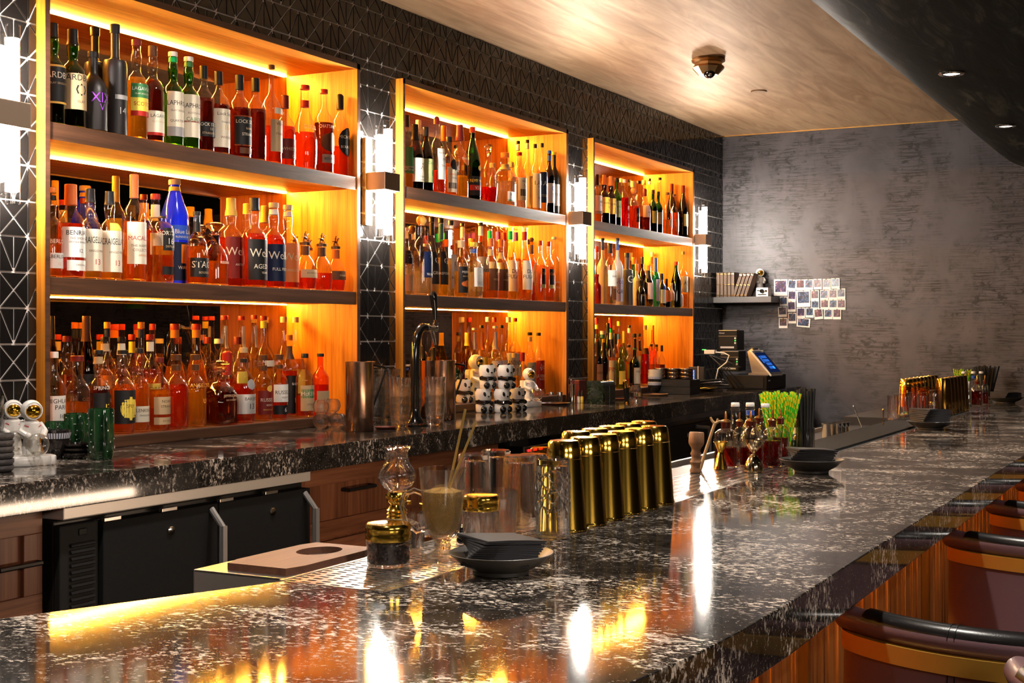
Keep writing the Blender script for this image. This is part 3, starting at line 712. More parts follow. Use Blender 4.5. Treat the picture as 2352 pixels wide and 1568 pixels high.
# left niche, top shelf
bay(0, ZS1, 'top', [
 (122, 54, 56, 0, 'bul', 'gd', 60, ('bk,22,56', 'gd,56,58', 'gd,20,22'), C(('bk', 's', 14)), C(('ARDBEG', 48, 6, 'cr'), ('ISLAY SINGLE MALT', 40, 2, 'ta'))),
 (168, 68, 60, 0, 'bul', 'gd', 58, ('ta,18,54',), C(('bk', 's', 16)), C(('ARDBEG', 50, 6, 'bk'), ('O', 38, 12, 'bk'), ('ISLAY', 26, 2.5, 'bk'))),
 (213, 120, 64, 0, 'squ', 'k-', 0, (), C(('bk', 'c', 7)), C(('XIX', 42, 12, 'pu'), ('V', 30, 8, 'pu'))),
 (218, 63, 50, 1, 'cyl', 'k-', 0, (), C(('bk', 'c', 8))),
 (264, 57, 55, 0, 'cyl', 'k-', 0, ('gy,32,36,40',), C(('bk', 'c', 8)), C(('14', 22, 6, 'gy'),)),
 (314, 92, 52, 0, 'bul', 'cy', 62, ('gn,41,55,70', 'ye,28,41,70', 'rd,23,28,70'), C(('dr', 'c', 6)), C(('LAGAVULIN', 50, 3.4, 'wh'), ('ISLAY SINGLE MALT', 45, 1.6, 'cr'), ('SCOTCH', 35, 4, 'rd'))),
 (350, 106, 52, 0, 'bul', 'cd', 64, ('cr,10,32,75', 'rd,7,10,75'), C(('br', 's', 11),), C(('LAGAVULIN', 27, 3.4, 'bk'), ('ISLAY SINGLE MALT', 21, 1.8, 'ta'))),
 (397, 120, 50, 0, 'bul', 'gy', 55, ('cr,20,57', 'gy,10,20'), C(('wh', 'c', 5), ('em', 'n', 94, 5)), C(('LAPHROAIG', 45, 5, 'bk'), ('ISLAY SINGLE MALT', 37, 2, 'br'), ('QUARTER CASK', 26, 3, 'bk'))),
 (436, 131.5, 51, 0, 'bul', 'gy', 55, ('cr,12,58', 'rd,28,29.5'), C(('wh', 'c', 5), ('gn', 'n', 94, 5)), C(('LAPHROAIG', 46, 5, 'bk'), ('SCOTCH WHISKY', 38, 2, 'br'), ('CAIRDEAS', 31.5, 4, 'gn'))),
 (467, 152, 50, 0, 'std', 'cd', 62, ('bk,17,34',), C(('bk', 's', 15)), C(('LOCK STOCK', 31, 3.6, 'cr'), ('13', 26, 3, 'cr'), ('STRAIGHT RYE', 21, 2.4, 'ta'))),
 (500, 165, 52, 0, 'std', 'cd', 60, ('cr,8,54',), C(('bk', 's', 16)), C(('Lock Stock', 48, 4, 'bk'), ('Straight Rye', 38, 3, 'bk'), ('16', 32, 6, 'gd'), ('WHISKEY', 20, 3, 'br'))),
 (550, 173, 54, 0, 'std', 'cd', 60, ('bk,14,50', 'oc,48.5,50', 'oc,14,15.5', 'br,5,12,55'), C(('bk', 's', 18)), C(('LOCK STOCK', 43, 4.2, 'cr'), ('BARREL', 35, 2.4, 'ta'), ('STRAIGHT', 28, 3.4, 'cr'))),
 (587, 180, 50, 0, 'std', 'cd', 62, (), C(('bk', 's', 16))),
 (623, 150, 50, 0, 'tal', 'cr', 38, ('ta,12,44,60', 'cr,50,56,40'), C(('br', 'c', 4)), C(('Willett', 40, 3, 'br'), ('STRAIGHT', 30, 2, 'br'))),
 (655, 220, 48, 0, 'squ', 'cr', 56, ('dr,10,38',), C(('dr', 's', 18)), C(('WHISTLEPIG', 24, 4.5, 'ta'), ('12', 14, 4, 'ta'))),
 (700, 196.5, 60, 0, 'con', 'cr', 44, (), C(('rd', 'c', 5), ('rd', 'n', 82, 8)), C(('BULLEIT', 50, 5, 'cr'),)),
 (744, 206, 46, 0, 'std', 'cd', 60, ('br,25,48,70,1', 'gy,12,22,60'), C(('rd', 'c', 5),), C(('CHATTANOOGA', 55, 4, 'cr'), ('BOURBON', 17, 3, 'bk'))),
 (786, 216, 42, 0, 'std', 'cr', 36, ('bk,24,58,66,1',), C(('bk', 'w', 19)), C(("MICHTER'S", 47, 4, 'cr'), ('BOURBON', 35, 3, 'cr'))),
], 'spirits on the top shelf of the left niche')
bay(0, ZS2, 'middle', [
 (121, 431, 48, 0, 'bul', 'ca', 36, ('wh,10,27',), C(('or_', 'c', 6), ('bk', 'n', 91, 5)), C(('ABERLOUR', 23, 4, 'bk'), ('12', 15, 3, 'or_'), ('ABERLOUR', 40, 4.5, 'cr'))),
 (162, 424, 64, 0, 'sho', 'cr', 58, ('wh,22,54', 'wh,8,19,60'), C(('oc', 's', 22),), C(('BENRIACH', 48, 5, 'bk'), ('THE SMOKY TEN', 42, 2.4, 'br'), ('SPEYSIDE SINGLE MALT', 38, 1.9, 'bk'), ('12', 29, 4, 'bk'), ('ORIGINAL', 14, 2, 'br'))),
 (206, 434, 54, 0, 'bul', 'cy', 50, ('cr,9,55',), C(('bk', 's', 15),), C(('CRAIGELLACHIE', 43, 7, 'bk'), ('SINGLE MALT', 31, 2.4, 'br'), ('13', 19, 6, 'rd'), ('CRAIGELLACHIE', 62, 3, 'bk'))),
 (252, 440, 54, 0, 'bul', 'cy', 50, ('cr,9,55', 'ye,55,64,40'), C(('bk', 's', 15),), C(('CRAIGELLACHIE', 43, 7, 'bk'), ('SINGLE MALT', 31, 2.4, 'br'), ('13', 19, 6, 'rd'))),
 (266, 405, 46, 2, 'std', 'cy', 60, (), C(('gd', 's', 24),)),
 (308, 401, 54, 0, 'std', 'co', 56, ('cr,16,55',), C(('oc', 's', 22),), C(('MACALLAN', 40, 4, 'rd'), ('THE HARMONY', 33, 2.4, 'br'), ('COLLECTION', 29, 2.4, 'br'), ('INTENSE', 24, 1.8, 'or_'))),
 (330, 447, 44, 2, 'std', 'cr', 55, ('cr,30,50,80',), C(('dr', 'c', 6),)),
 (357, 446, 46, 1, 'sho', 'cr', 60, ('cr,32,56,75',), C(('rd', 'c', 6), ('cr', 'n', 88, 14))),
 (374, 497, 50, 0, 'mor', 'ca', 55, ('bk,48,82,46', 'bk,12,24,50'), C(('bk', 'c', 3),), C(('MORTLACH', 74, 6, 'cr'), ('16', 62, 9, 'cr'), ('DISTILLED', 54, 3, 'ta'))),
 (404, 413, 66, 1, 'blu', 'B-', 0, ('nv,4,40,85', 'bl,42,56,60', 'or_,20,38,22'), C(('ta', 'c', 5), ('gd', 'n', 93, 4)), C(('Blue Label', 50, 4, 'cr'), ('BLENDED SCOTCH', 45, 1.8, 'cr'), ('WALKER', 16, 3, 'cr'))),
 (449, 486, 52, 0, 'dom', 'ca', 52, ('bk,10,36',), C(('bk', 'c', 6), ('bk', 'n', 86, 14)), C(('STAGG', 27, 9, 'cr'), ('BOURBON', 16, 3, 'ta'), ('W', 43, 8, 'cr'))),
 (460, 516, 44, 2, 'dec', 'ca', 40, (), C(('wh', 'd', 5),)),
 (494, 511, 62, 0, 'dec', 'ca', 38, (), C(('wh', 'd', 5),), C(('RESERVE', 36, 4, 'cr'),)),
 (534, 455, 56, 1, 'bul', 'cr', 56, ('dr,10,56',), C(('gd', 's', 20),), C(('Weller', 40, 9, 'cr'), ('ANTIQUE', 25, 3, 'cr'))),
 (568, 468, 50, 2, 'bul', 'cy', 56, (), C(('gd', 's', 12),)),
 (581, 455, 58, 0, 'bul', 'cr', 60, ('bk,8,53',), C(('bk', 's', 14),), C(('Weller', 38, 9, 'cr'), ('AGED 12', 23, 5, 'cr'), ('YEARS', 16, 2.4, 'cr'))),
 (608, 473, 46, 2, 'bul', 'cr', 62, (), C(('gd', 's', 20),)),
 (629, 466, 54, 0, 'bul', 'cr', 62, ('nv,8,51',), C(('ta', 'c', 6), ('wh', 'n', 92, 6)), C(('Weller', 38, 9, 'cr'), ('FULL PROOF', 22, 3.4, 'cr'))),
 (661, 471, 50, 0, 'bul', 'cr', 54, ('oc,8,54',), C(('ta', 'c', 6), ('pk', 'n', 92, 6)), C(('Weller', 38, 9, 'ta'), ('SINGLE BARREL', 22, 3, 'ta'))),
 (676, 537, 42, 2, 'bla', 'ca', 36, (), C(('gd', 'h', 5),)),
 (701, 530, 54, 0, 'bla', 'cr', 28, ('ta,20,34',), C(('gd', 'h', 5), ('br', 'n', 74, 15)), C(('BOURBON WHISKEY', 28, 2.6, 'br'),)),
 (710, 545, 42, 2, 'bla', 'ca', 36, (), C(('gd', 'h', 5),)),
 (739, 534, 50, 0, 'bla', 'cr', 30, (), C(('gd', 'h', 5), ('br', 'n', 74, 15))),
 (771, 541, 46, 0, 'bla', 'cr', 32, ('br,20,36',), C(('gd', 'h', 5), ('oc', 'n', 74, 15)), C(('BOURBON', 28, 3, 'ta'),)),
], 'spirits on the middle shelf of the left niche')
bay(0, ZP, 'bottom', [
 (124, 808, 50, 0, 'std', 'ca', 20, ('wh,16,50',), C(('wh', 'c', 7),), C(('HIGHLAND', 44, 5, 'bk'), ('PARK', 37, 5, 'bk'), ('16', 27, 5, 'bk'))),
 (177, 817, 60, 0, 'sho', 'co', 44, (), C(('dr', 'c', 7),), C(('OLD', 47, 4, 'br'), ('1792', 26, 10, 'cr'))),
 (226, 804, 50, 0, 'bul', 'cd', 58, ('bk,6,50',), C(('bk', 'c', 5), ('ta', 'n', 92, 8)), C(('SPRINGBANK', 56, 4, 'cr'), ('CAMPBELTOWN', 20, 4, 'cr'), ('F', 32, 10, 'ye'))),
 (282, 804, 56, 0, 'bul', 'co', 54, ('bk,12,52', 'ye,16,44,50,1'), C(('bk', 'c', 5),), C(('SPEY', 33, 4, 'br'),)),
 (320, 800, 44, 0, 'bul', 'co', 58, ('cr,12,31',), C(('bk', 'c', 6),), C(('GLENKINCHIE', 26, 4, 'br'), ('SINGLE MALT', 20, 2, 'br'))),
 (367, 821, 48, 0, 'std', 'ca', 56, ('ta,22,46', 'ta,8,18'), C(('dr', 'c', 7),), C(("NOAH'S", 40, 4, 'bk'), ('STRAIGHT', 33, 3.4, 'bk'), ('BOURBON', 13, 2.4, 'br'))),
 (404, 814, 60, 0, 'squ', 'cr', 60, (), C(('br', 'c', 8), ('br', 'n', 86, 8))),
 (448, 814, 54, 0, 'squ', 'cy', 52, (), C(('br', 'c', 8), ('br', 'n', 86, 8)), C(('U', 36, 6, 'gd'),)),
 (505, 825, 72, 0, 'decQ', 'cd', 58, (), C(('bk', 'f', 5),), C(("JEFFERSON'S", 44, 5, 'ta'), ('RYE WHISKEY', 38, 2.4, 'ta'), ('2', 52, 6, 'bk'))),
 (522, 806, 46, 1, 'sho', 'cr', 60, (), C(('rd', 'w', 34),)),
 (559, 798, 54, 0, 'dom', 'cr', 52, ('sv,12,38', 'gy,44,58,26,1'), C(('ta', 'c', 7), ('bk', 'n', 85, 5)), C(("BAKER'S", 32, 4.4, 'bk'), ('13', 22, 7, 'bk'))),
 (604, 815, 42, 0, 'sho', 'ca', 50, ('dr,10,46', 'gd,44,54,24,1'), C(('br', 'c', 8), ('br', 'n', 84, 8)), C(("RUSSELL'S", 32, 5.4, 'cr'), ('RESERVE', 24, 2.6, 'cr'), ('PRIVATE BARREL', 17, 2.2, 'gd'))),
 (640, 814, 42, 0, 'sho', 'cr', 54, ('wh,27,54', 'bk,8,22'), C(('br', 'c', 8), ('br', 'n', 84, 6)), C(("RUSSELL'S", 42, 6, 'bk'), ('RESERVE', 34, 2.6, 'br'), ('6', 15, 7, 'wh'))),
 (664, 769, 40, 1, 'std', 'cr', 56, ('bk,4,50,75',), C(('or_', 'c', 7), ('br', 'n', 86, 16)), C(('BARREL', 40, 3, 'wh'), ('10', 20, 6, 'ye'))),
 (700, 812, 42, 0, 'std', 'cr', 34, ('ta,10,50', 'gn,30,44,75'), C(('bk', 'c', 7),), C(('McKENNA', 37, 6, 'cr'), ('STRAIGHT', 20, 3, 'br'))),
 (736, 812, 40, 0, 'std', 'or', 50, ('ta,8,40',), C(('bk', 'c', 5),), C(('Johnny', 25, 6, 'rd'), ('DRUM', 16, 3, 'br'))),
 (119, 726, 36, 3, 'win', 'bd', 60, (), C(('bk', 's', 20),)),
 (154, 772, 52, 2, 'bul', 'cn', 40, (), C(('dr', 'c', 6),)),
 (198, 726, 50, 2, 'win', 'bd', 60, ('bk,20,50',), C(('br', 's', 22),)),
 (241, 774, 46, 1, 'bul', 'cr', 46, ('bk,20,40',), C(('bk', 'c', 5), ('ta', 'n', 93, 8)), C(('HAZELBURN', 34, 4, 'cr'),)),
 (246, 740, 44, 3, 'tal', 'ca', 56, ('or_,30,50',), C(('or_', 'c', 6), ('nv', 'n', 93, 8))),
 (279, 774, 44, 1, 'bul', 'ca', 50, (), C(('bk', 'c', 5), ('cr', 'n', 93, 12))),
 (303, 768, 40, 3, 'std', 'cy', 56, (), C(('rd', 'c', 6), ('ye', 'n', 92, 12))),
 (324, 740, 46, 2, 'tal', 'cn', 40, (), C(('or_', 'c', 6), ('nv', 'n', 93, 8))),
 (345, 768, 46, 1, 'std', 'ca', 54, ('ye,22,48',), C(('rd', 'c', 6), ('cr', 'n', 92, 10)), C(('OBAN', 42, 5, 'br'), ('LITTLE BAY', 35, 3, 'br'))),
 (353, 744, 44, 3, 'tal', 'cr', 55, (), C(('rd', 'c', 6),)),
 (399, 744, 58, 2, 'con', 'co', 58, (), C(('rd', 'c', 6), ('or_', 'n', 94, 8)), C(("ANGEL'S ENVY", 38, 4, 'ye'),)),
 (451, 744, 58, 2, 'con', 'co', 64, (), C(('rd', 'c', 6), ('or_', 'n', 94, 8)), C(("ANGEL'S ENVY", 38, 4, 'ye'),)),
 (478, 774, 42, 3, 'squ', 'cr', 50, (), C(('dr', 'c', 8),)),
 (501, 778, 50, 2, 'squ', 'cn', 50, ('br,60,70,60',), C(('wh', 'c', 6),)),
 (517, 725, 48, 3, 'tal', 'cn', 40, ('cr,68,90,40',), C(('rd', 'c', 4),)),
 (543, 774, 46, 2, 'squ', 'cr', 50, ('ye,40,58,50',), C(('dr', 'c', 9),)),
 (558, 726, 48, 3, 'tal', 'cy', 50, ('cr,68,90,40',), C(('rd', 'c', 4),)),
 (582, 724, 46, 3, 'tal', 'cy', 48, ('cr,68,90,40',), C(('rd', 'c', 4),)),
 (604, 726, 48, 2, 'tal', 'cy', 48, ('cr,50,56,50',), C(('rd', 'c', 4), ('ye', 'n', 95, 7))),
 (653, 727.5, 44, 3, 'dom', 'cy', 56, (), C(('ta', 'c', 6),)),
 (682, 728, 44, 3, 'dom', 'cy', 56, ('ye,20,45',), C(('ta', 'c', 6),)),
], 'spirits on the bottom shelf of the left niche')
bay(1, ZS1, 'top', [
 (936, 265, 30, 0, 'std', 'cy', 40, ('gn,20,56', 'wh,24,30'), C(('bk', 's', 16),), C(('ingfisher', 27, 4, 'bk'),)),
 (952, 286, 40, 0, 'win', 'bd', 58, ('cr,12,48',), C(('bk', 's', 24),), C(('Cognac', 20, 4, 'bk'), ('A', 36, 10, 'br'), ('GRANDE', 15, 2, 'br'))),
 (961, 276, 38, 2, 'tal', 'co', 72, (), C(('wh', 'c', 6), ('wh', 'n', 94, 8))),
 (978, 292, 36, 0, 'win', 'bd', 58, ('ol,14,50',), C(('bk', 's', 14),), C(('Calvados', 44, 4, 'gn'), ('E', 28, 9, 'gn'))),
 (1003, 268, 40, 0, 'dom', 'cr', 30, ('wh,18,58,60', 'bk,58,70,24,1'), C(('dr', 'w', 10),), C(('Bas Armagnac', 52, 3, 'bk'), ('1998', 44, 3.4, 'bk'), ('Domaine', 36, 2.4, 'br'))),
 (1019, 289, 34, 2, 'std', 'ca', 50, (), C(('oc', 's', 20),)),
 (1031, 315, 36, 0, 'squ', 'ca', 44, ('cr,6,48,70', 'bk,42,62,46,1', 'bk,12,22,60'), C(('bk', 'c', 9),), C(('ARMAGNAC', 36, 3.4, 'or_'), ('TENAREZE', 30, 2.6, 'br'))),
 (1056, 287, 40, 0, 'bul', 'cy', 30, ('oc,44,62,40,1',), C(('dr', 's', 22),), C(('DARROZE', 53, 3, 'cr'),)),
 (1085, 292, 38, 0, 'win', 'Gd', 44, ('bk,20,32', 'rd,13,20', 'bk,6,13', 'gd,40,47,16,1'), C(('rd', 's', 8),), C(('REMY MARTIN', 26, 4, 'ye'), ('V.S.O.P', 16.5, 4, 'cr'))),
 (1122, 328, 44, 0, 'glo', 'cR', 26, (), C(('wh', 'f', 5),)),
 (1131, 375, 34, 2, 'squ', 'cy', 40, (), C(('ta', 'c', 10),)),
 (1160, 351, 42, 0, 'shoQ', 'cn', 46, ('wh,8,26,55', 'gn,8,11,55'), C(('or_', 'c', 9), ('ta', 'n', 78, 10)), C(('LEYENDA', 21, 4, 'bk'), ('MEZCAL', 14, 2.4, 'br'))),
 (1176, 373, 34, 2, 'squ', 'cn', 40, (), C(('ta', 'c', 10),)),
 (1187, 324, 32, 2, 'tal', 'cn', 50, (), C(('bk', 'c', 4), ('wh', 'n', 95, 8))),
 (1193, 350, 32, 0, 'std', 'cn', 50, ('cr,14,54,70', 'bk,22,34,50'), C(('rd', 'c', 6),), C(('MEZCAL', 48, 3, 'bk'), ('Y', 38, 9, 'bk'))),
 (1211, 321.6, 30, 1, 'tal', 'cn', 50, ('wh,8,50,80',), C(('bk', 'c', 4), ('wh', 'n', 95, 7)), C(('JOVEN', 36, 3, 'nv'),)),
 (1229, 331, 26, 0, 'tal', 'cn', 50, ('wh,5,56,85',), C(('bk', 'c', 6),), C(('LALA', 42, 6, 'br'), ('TEQUILA', 36, 2, 'bk'), ('ORO', 20, 3, 'br'))),
 (1245, 329, 25, 0, 'tal', 'cy', 50, ('nv,14,58,85',), C(('bk', 'c', 6),), C(('LALA', 42, 6, 'wh'), ('TEQUILA', 24, 4, 'ta'))),
 (1262, 346, 25, 0, 'std', 'bd', 55, ('wh,17,48',), C(('bl', 'c', 5), ('bl', 'n', 92, 8)), C(('O', 40, 9, 'bl'), ('Y', 27, 10, 'gn'))),
 (1284, 349, 26, 0, 'std', 'k-', 0, ('wh,14,48',), C(('ye', 'c', 5),), C(('El Jolgorio', 32, 5, 'bk'),)),
], 'spirits on the top shelf of the middle niche')
bay(1, ZS2, 'middle', [
 (935, 523, 26, 0, 'tal', 'cn', 40, ('bk,46,66', 'ta,6,30'), C(('wh', 'c', 5),), C(('TEE', 58, 6, 'wh'),)),
 (946, 518, 40, 2, 'squ', 'cn', 40, ('nv,64,72,60',), C(('br', 'b', 8),)),
 (968, 494, 50, 0, 'squ', 'cn', 30, ('nv,22,54,44',), C(('gd', 'b', 8),), C(('7', 49, 5, 'wh'), ('TEQUILA', 26, 3, 'wh'))),
 (978, 560, 26, 1, 'tal', 'cn', 44, (), C(('wh', 'c', 5),)),
 (990, 499, 34, 1, 'con', 'cn', 50, ('bk,16,56,60',), C(('bk', 'c', 6), ('bk', 'n', 93, 16)), C(('G', 46, 8, 'wh'), ('GRAN', 30, 4, 'wh'))),
 (1013, 501, 34, 1, 'con', 'cy', 50, ('bk,16,58,60',), C(('bk', 'c', 6), ('te', 'n', 93, 20)), C(('G', 46, 8, 'wh'), ('REPOSADO', 30, 3, 'wh'))),
 (1036, 507, 32, 1, 'con', 'cn', 50, ('gy,12,56,60',), C(('bk', 'c', 6),), C(('G', 44, 8, 'bk'), ('BLANCO', 26, 3, 'bk'))),
 (1059, 553, 32, 0, 'sho', 'cy', 46, ('bk,8,54,75', 'oc,18,30,50,1'), C(('ta', 'c', 12),), C(('MIJENTA', 44, 5, 'wh'), ('REPOSADO', 37, 2.4, 'ta'))),
 (1062, 513, 32, 2, 'tal', 'cn', 46, (), C(('bk', 'c', 4), ('wh', 'n', 95, 14))),
 (1087, 556.6, 36, 0, 'shoQ', 'cn', 46, ('wh,20,54,60',), C(('ye', 'c', 8), ('bl', 'n', 88, 7)), C(('LALO', 27, 6, 'gy'), ('O', 47, 5, 'gy'), ('TEQUILA', 40, 2, 'gy'))),
 (1083, 548, 36, 3, 'squ', 'cn', 46, (), C(('oc', 'c', 12),)),
 (1104, 511, 38, 1, 'tal', 'cn', 50, ('gy,10,55',), C(('bk', 'c', 4), ('wh', 'n', 95, 12)), C(('Cascahuin', 38, 8, 'nv'), ('BLANCO', 26, 4, 'bl'))),
 (1125, 513, 34, 2, 'con', 'cp', 50, ('wh,15,50',), C(('wh', 'b', 6), ('em', 'n', 90, 11))),
 (1127, 548, 36, 0, 'squ', 'ca', 44, ('br,14,50,70',), C(('oc', 'c', 13), ('ta', 'n', 82, 10)), C(('O', 42, 5, 'ta'), ('MEZCAL', 32, 3, 'ta'))),
 (1144, 515, 30, 3, 'con', 'cp', 50, ('wh,15,50',), C(('wh', 'b', 6), ('pu', 'n', 90, 11))),
 (1151, 550, 34, 0, 'squ', 'ca', 44, ('br,14,50,70',), C(('oc', 'c', 13), ('ta', 'n', 78, 10)), C(('O', 42, 5, 'ta'), ('MEZCAL', 32, 3, 'ta'))),
 (1158, 517, 30, 3, 'con', 'cp', 50, (), C(('wh', 'b', 6), ('rd', 'n', 90, 11))),
 (1172, 513, 34, 1, 'con', 'cy', 56, ('wh,12,52',), C(('wh', 'b', 6), ('em', 'n', 90, 11)), C(('DON', 38, 5, 'bk'), ('FULANO', 31, 5, 'bk'), ('Y', 46, 6, 'bk'))),
 (1184, 516, 30, 2, 'con', 'cy', 56, ('wh,12,52',), C(('wh', 'b', 6), ('pu', 'n', 90, 11)), C(('DON', 38, 5, 'bk'), ('FULANO', 31, 5, 'bk'))),
 (1205, 515, 36, 0, 'con', 'ca', 54, ('wh,14,52',), C(('wh', 'b', 6), ('rd', 'n', 90, 11)), C(('DON', 38, 5, 'bk'), ('FULANO', 31, 5, 'bk'), ('Y', 46, 6, 'bk'))),
 (1221, 545, 28, 1, 'tal', 'ya', 50, ('cr,20,62,50,1',), C(('br', 'b', 8), ('br', 'n', 88, 14)), C(('ART', 46, 4, 'bk'), ('NOM', 28, 4, 'bk'))),
 (1229, 550, 26, 2, 'tal', 'ya', 50, (), C(('br', 'c', 8),)),
 (1241, 553, 25, 0, 'std', 'co', 60, ('bk,28,54,50', 'ol,22,28,60'), C(('rd', 'c', 8),), C(('CLASE', 46, 4, 'or_'),)),
 (1261, 555, 25, 0, 'std', 'co', 58, ('bk,28,54,50', 'ol,22,28,60'), C(('rd', 'c', 8),), C(('CLASE', 46, 4, 'or_'),)),
 (1282, 544, 28, 0, 'std', 'cn', 8, (), C(('wh', 'c', 4),), C(('SWING TOP', 30, 3, 'cr'), ('TONIC', 22, 3, 'cr'))),
], 'spirits on the middle shelf of the middle niche')
bay(1, ZP, 'bottom', [
 (971, 792, 30, 2, 'win', 'bd', 50, (), C(('bk', 's', 24),)), (995, 798, 30, 2, 'win', 'bd', 50, (), C(('bk', 's', 24),)),
 (1073, 764, 30, 3, 'win', 'yd', 55, (), C(('gd', 's', 20),)),
 (1089, 753, 32, 1, 'tal', 'cy', 56, ('cr,30,56', 'lv,70,94,70'), C(('wh', 'c', 3),)),
 (1106, 747, 30, 2, 'tal', 'cy', 56, ('ye,30,56', 'oc,66,90,70'), C(('bk', 'c', 4),)),
 (1120, 728, 30, 3, 'tal', 'cy', 56, (), C(('wh', 'c', 6),)), (1136, 729, 30, 3, 'tal', 'cy', 56, (), C(('rd', 'c', 6),)),
 (1137, 749, 34, 1, 'tal', 'cp', 56, ('lv,20,52', 'lv,68,92,70'), C(('wh', 'c', 3),), C(('MANZANILLA', 40, 5, 'nv'),)),
 (1152, 747, 28, 1, 'tal', 'cy', 56, ('pk,16,52',), C(('bk', 'c', 4),), C(('PISCO', 40, 5, 'nv'),)),
 (1167, 728, 34, 2, 'tal', 'cy', 56, ('cr,24,54',), C(('wh', 'c', 7),), C(('LANDMARK', 42, 6, 'bk'),)),
 (1183, 730, 30, 2, 'tal', 'cy', 56, ('cr,24,54',), C(('rd', 'c', 5),), C(('LANDMARK', 42, 6, 'bk'),)),
 (1181, 811, 28, 0, 'std', 'cy', 50, (), C(('ta', 'c', 10),)),
 (1200, 809, 28, 0, 'std', 'cy', 40, (), C(('rd', 's', 20),)),
 (1217, 763, 28, 1, 'std', 'cn', 48, ('gy,8,52',), C(('bk', 'c', 5), ('ta', 'n', 93, 8)), C(('O', 42, 14, 'br'),)),
 (1237, 764, 27, 1, 'std', 'cn', 48, ('rd,4,55',), C(('bk', 'c', 5),), C(('O', 44, 15, 'pk'), ('o', 44, 7, 'pk'), ('LA VENENOSA', 30, 5, 'wh'), ('RAICILLA', 25, 3, 'wh'))),
], 'spirits on the bottom shelf of the middle niche')
bay(2, ZS1, 'top', [
 (1371, 401, 24, 0, 'std', 'ca', 30, ('wh,24,56', 'gy,18,24'), C(('bk', 's', 22),), C(('響', 40, 12, 'bk'),)),
 (1388, 402, 25, 0, 'bul', 'bd', 55, ('ye,22,54',), C(('oc', 's', 20),), C(('THE', 48, 3, 'br'), ('YAMAZAKI', 42, 4, 'br'), ('12', 34, 4, 'br'))),
 (1403, 405, 24, 0, 'bul', 'bd', 55, ('gd,22,54',), C(('oc', 's', 20),), C(('THE', 48, 3, 'br'), ('YAMAZAKI', 42, 4, 'br'), ('18', 34, 4, 'br'))),
 (1416, 409, 22, 0, 'std', 'gd', 52, ('ol,18,52',), C(('bk', 's', 8),), C(('HAKUSHU', 40, 4, 'gn'),)),
 (1427, 410, 22, 2, 'squ', 'cr', 50, (), C(('pk', 'c', 7),)), (1434, 412, 22, 0, 'std', 'cR', 62, (), C(('pk', 'c', 7),), C(('梅', 40, 10, 'wh'), ('酒', 24, 10, 'wh'))),
 (1453, 416, 24, 2, 'squ', 'ca', 52, (), C(('cr', 'c', 12),)), (1455, 431, 28, 0, 'squ', 'cr', 56, ('bk,16,50,40',), C(('or_', 'b', 10),), C(('白州', 34, 8, 'wh'),)),
 (1467, 416, 26, 2, 'std', 'ca', 55, (), C(('bk', 'c', 5),)), (1479, 414, 24, 3, 'std', 'ca', 55, (), C(('ta', 'c', 8),)),
 (1481, 433, 26, 0, 'dom', 'cd', 34, ('pk,32,60',), C(('dr', 'w', 18),), C(('KIKORI', 44, 3, 'br'),)),
 (1493, 410, 24, 3, 'tal', 'cn', 40, (), C(('bk', 'c', 4), ('wh', 'n', 95, 5))),
 (1500, 436, 20, 0, 'std', 'Gd', 55, ('ol,22,50',), C(('bk', 's', 10),)), (1512, 440, 20, 0, 'std', 'Gd', 55, ('ta,22,50',), C(('bk', 's', 10),)),
 (1514, 408, 26, 2, 'tal', 'co', 30, (), C(('bk', 'c', 4),)),
 (1533, 442, 22, 0, 'squ', 'co', 36, ('ta,16,40,50,1',), C(('br', 'c', 6),)), (1549, 446, 20, 0, 'squ', 'cr', 56, ('ta,12,40,50',), C(('br', 'c', 6),)),
 (1558, 422, 24, 1, 'win', 'bd', 56, ('ta,22,45,60',), C(('dr', 's', 14),)), (1573, 426, 22, 0, 'win', 'bd', 56, ('ol,22,45,60',), C(('dr', 's', 14),)),
], 'spirits on the top shelf of the right niche')
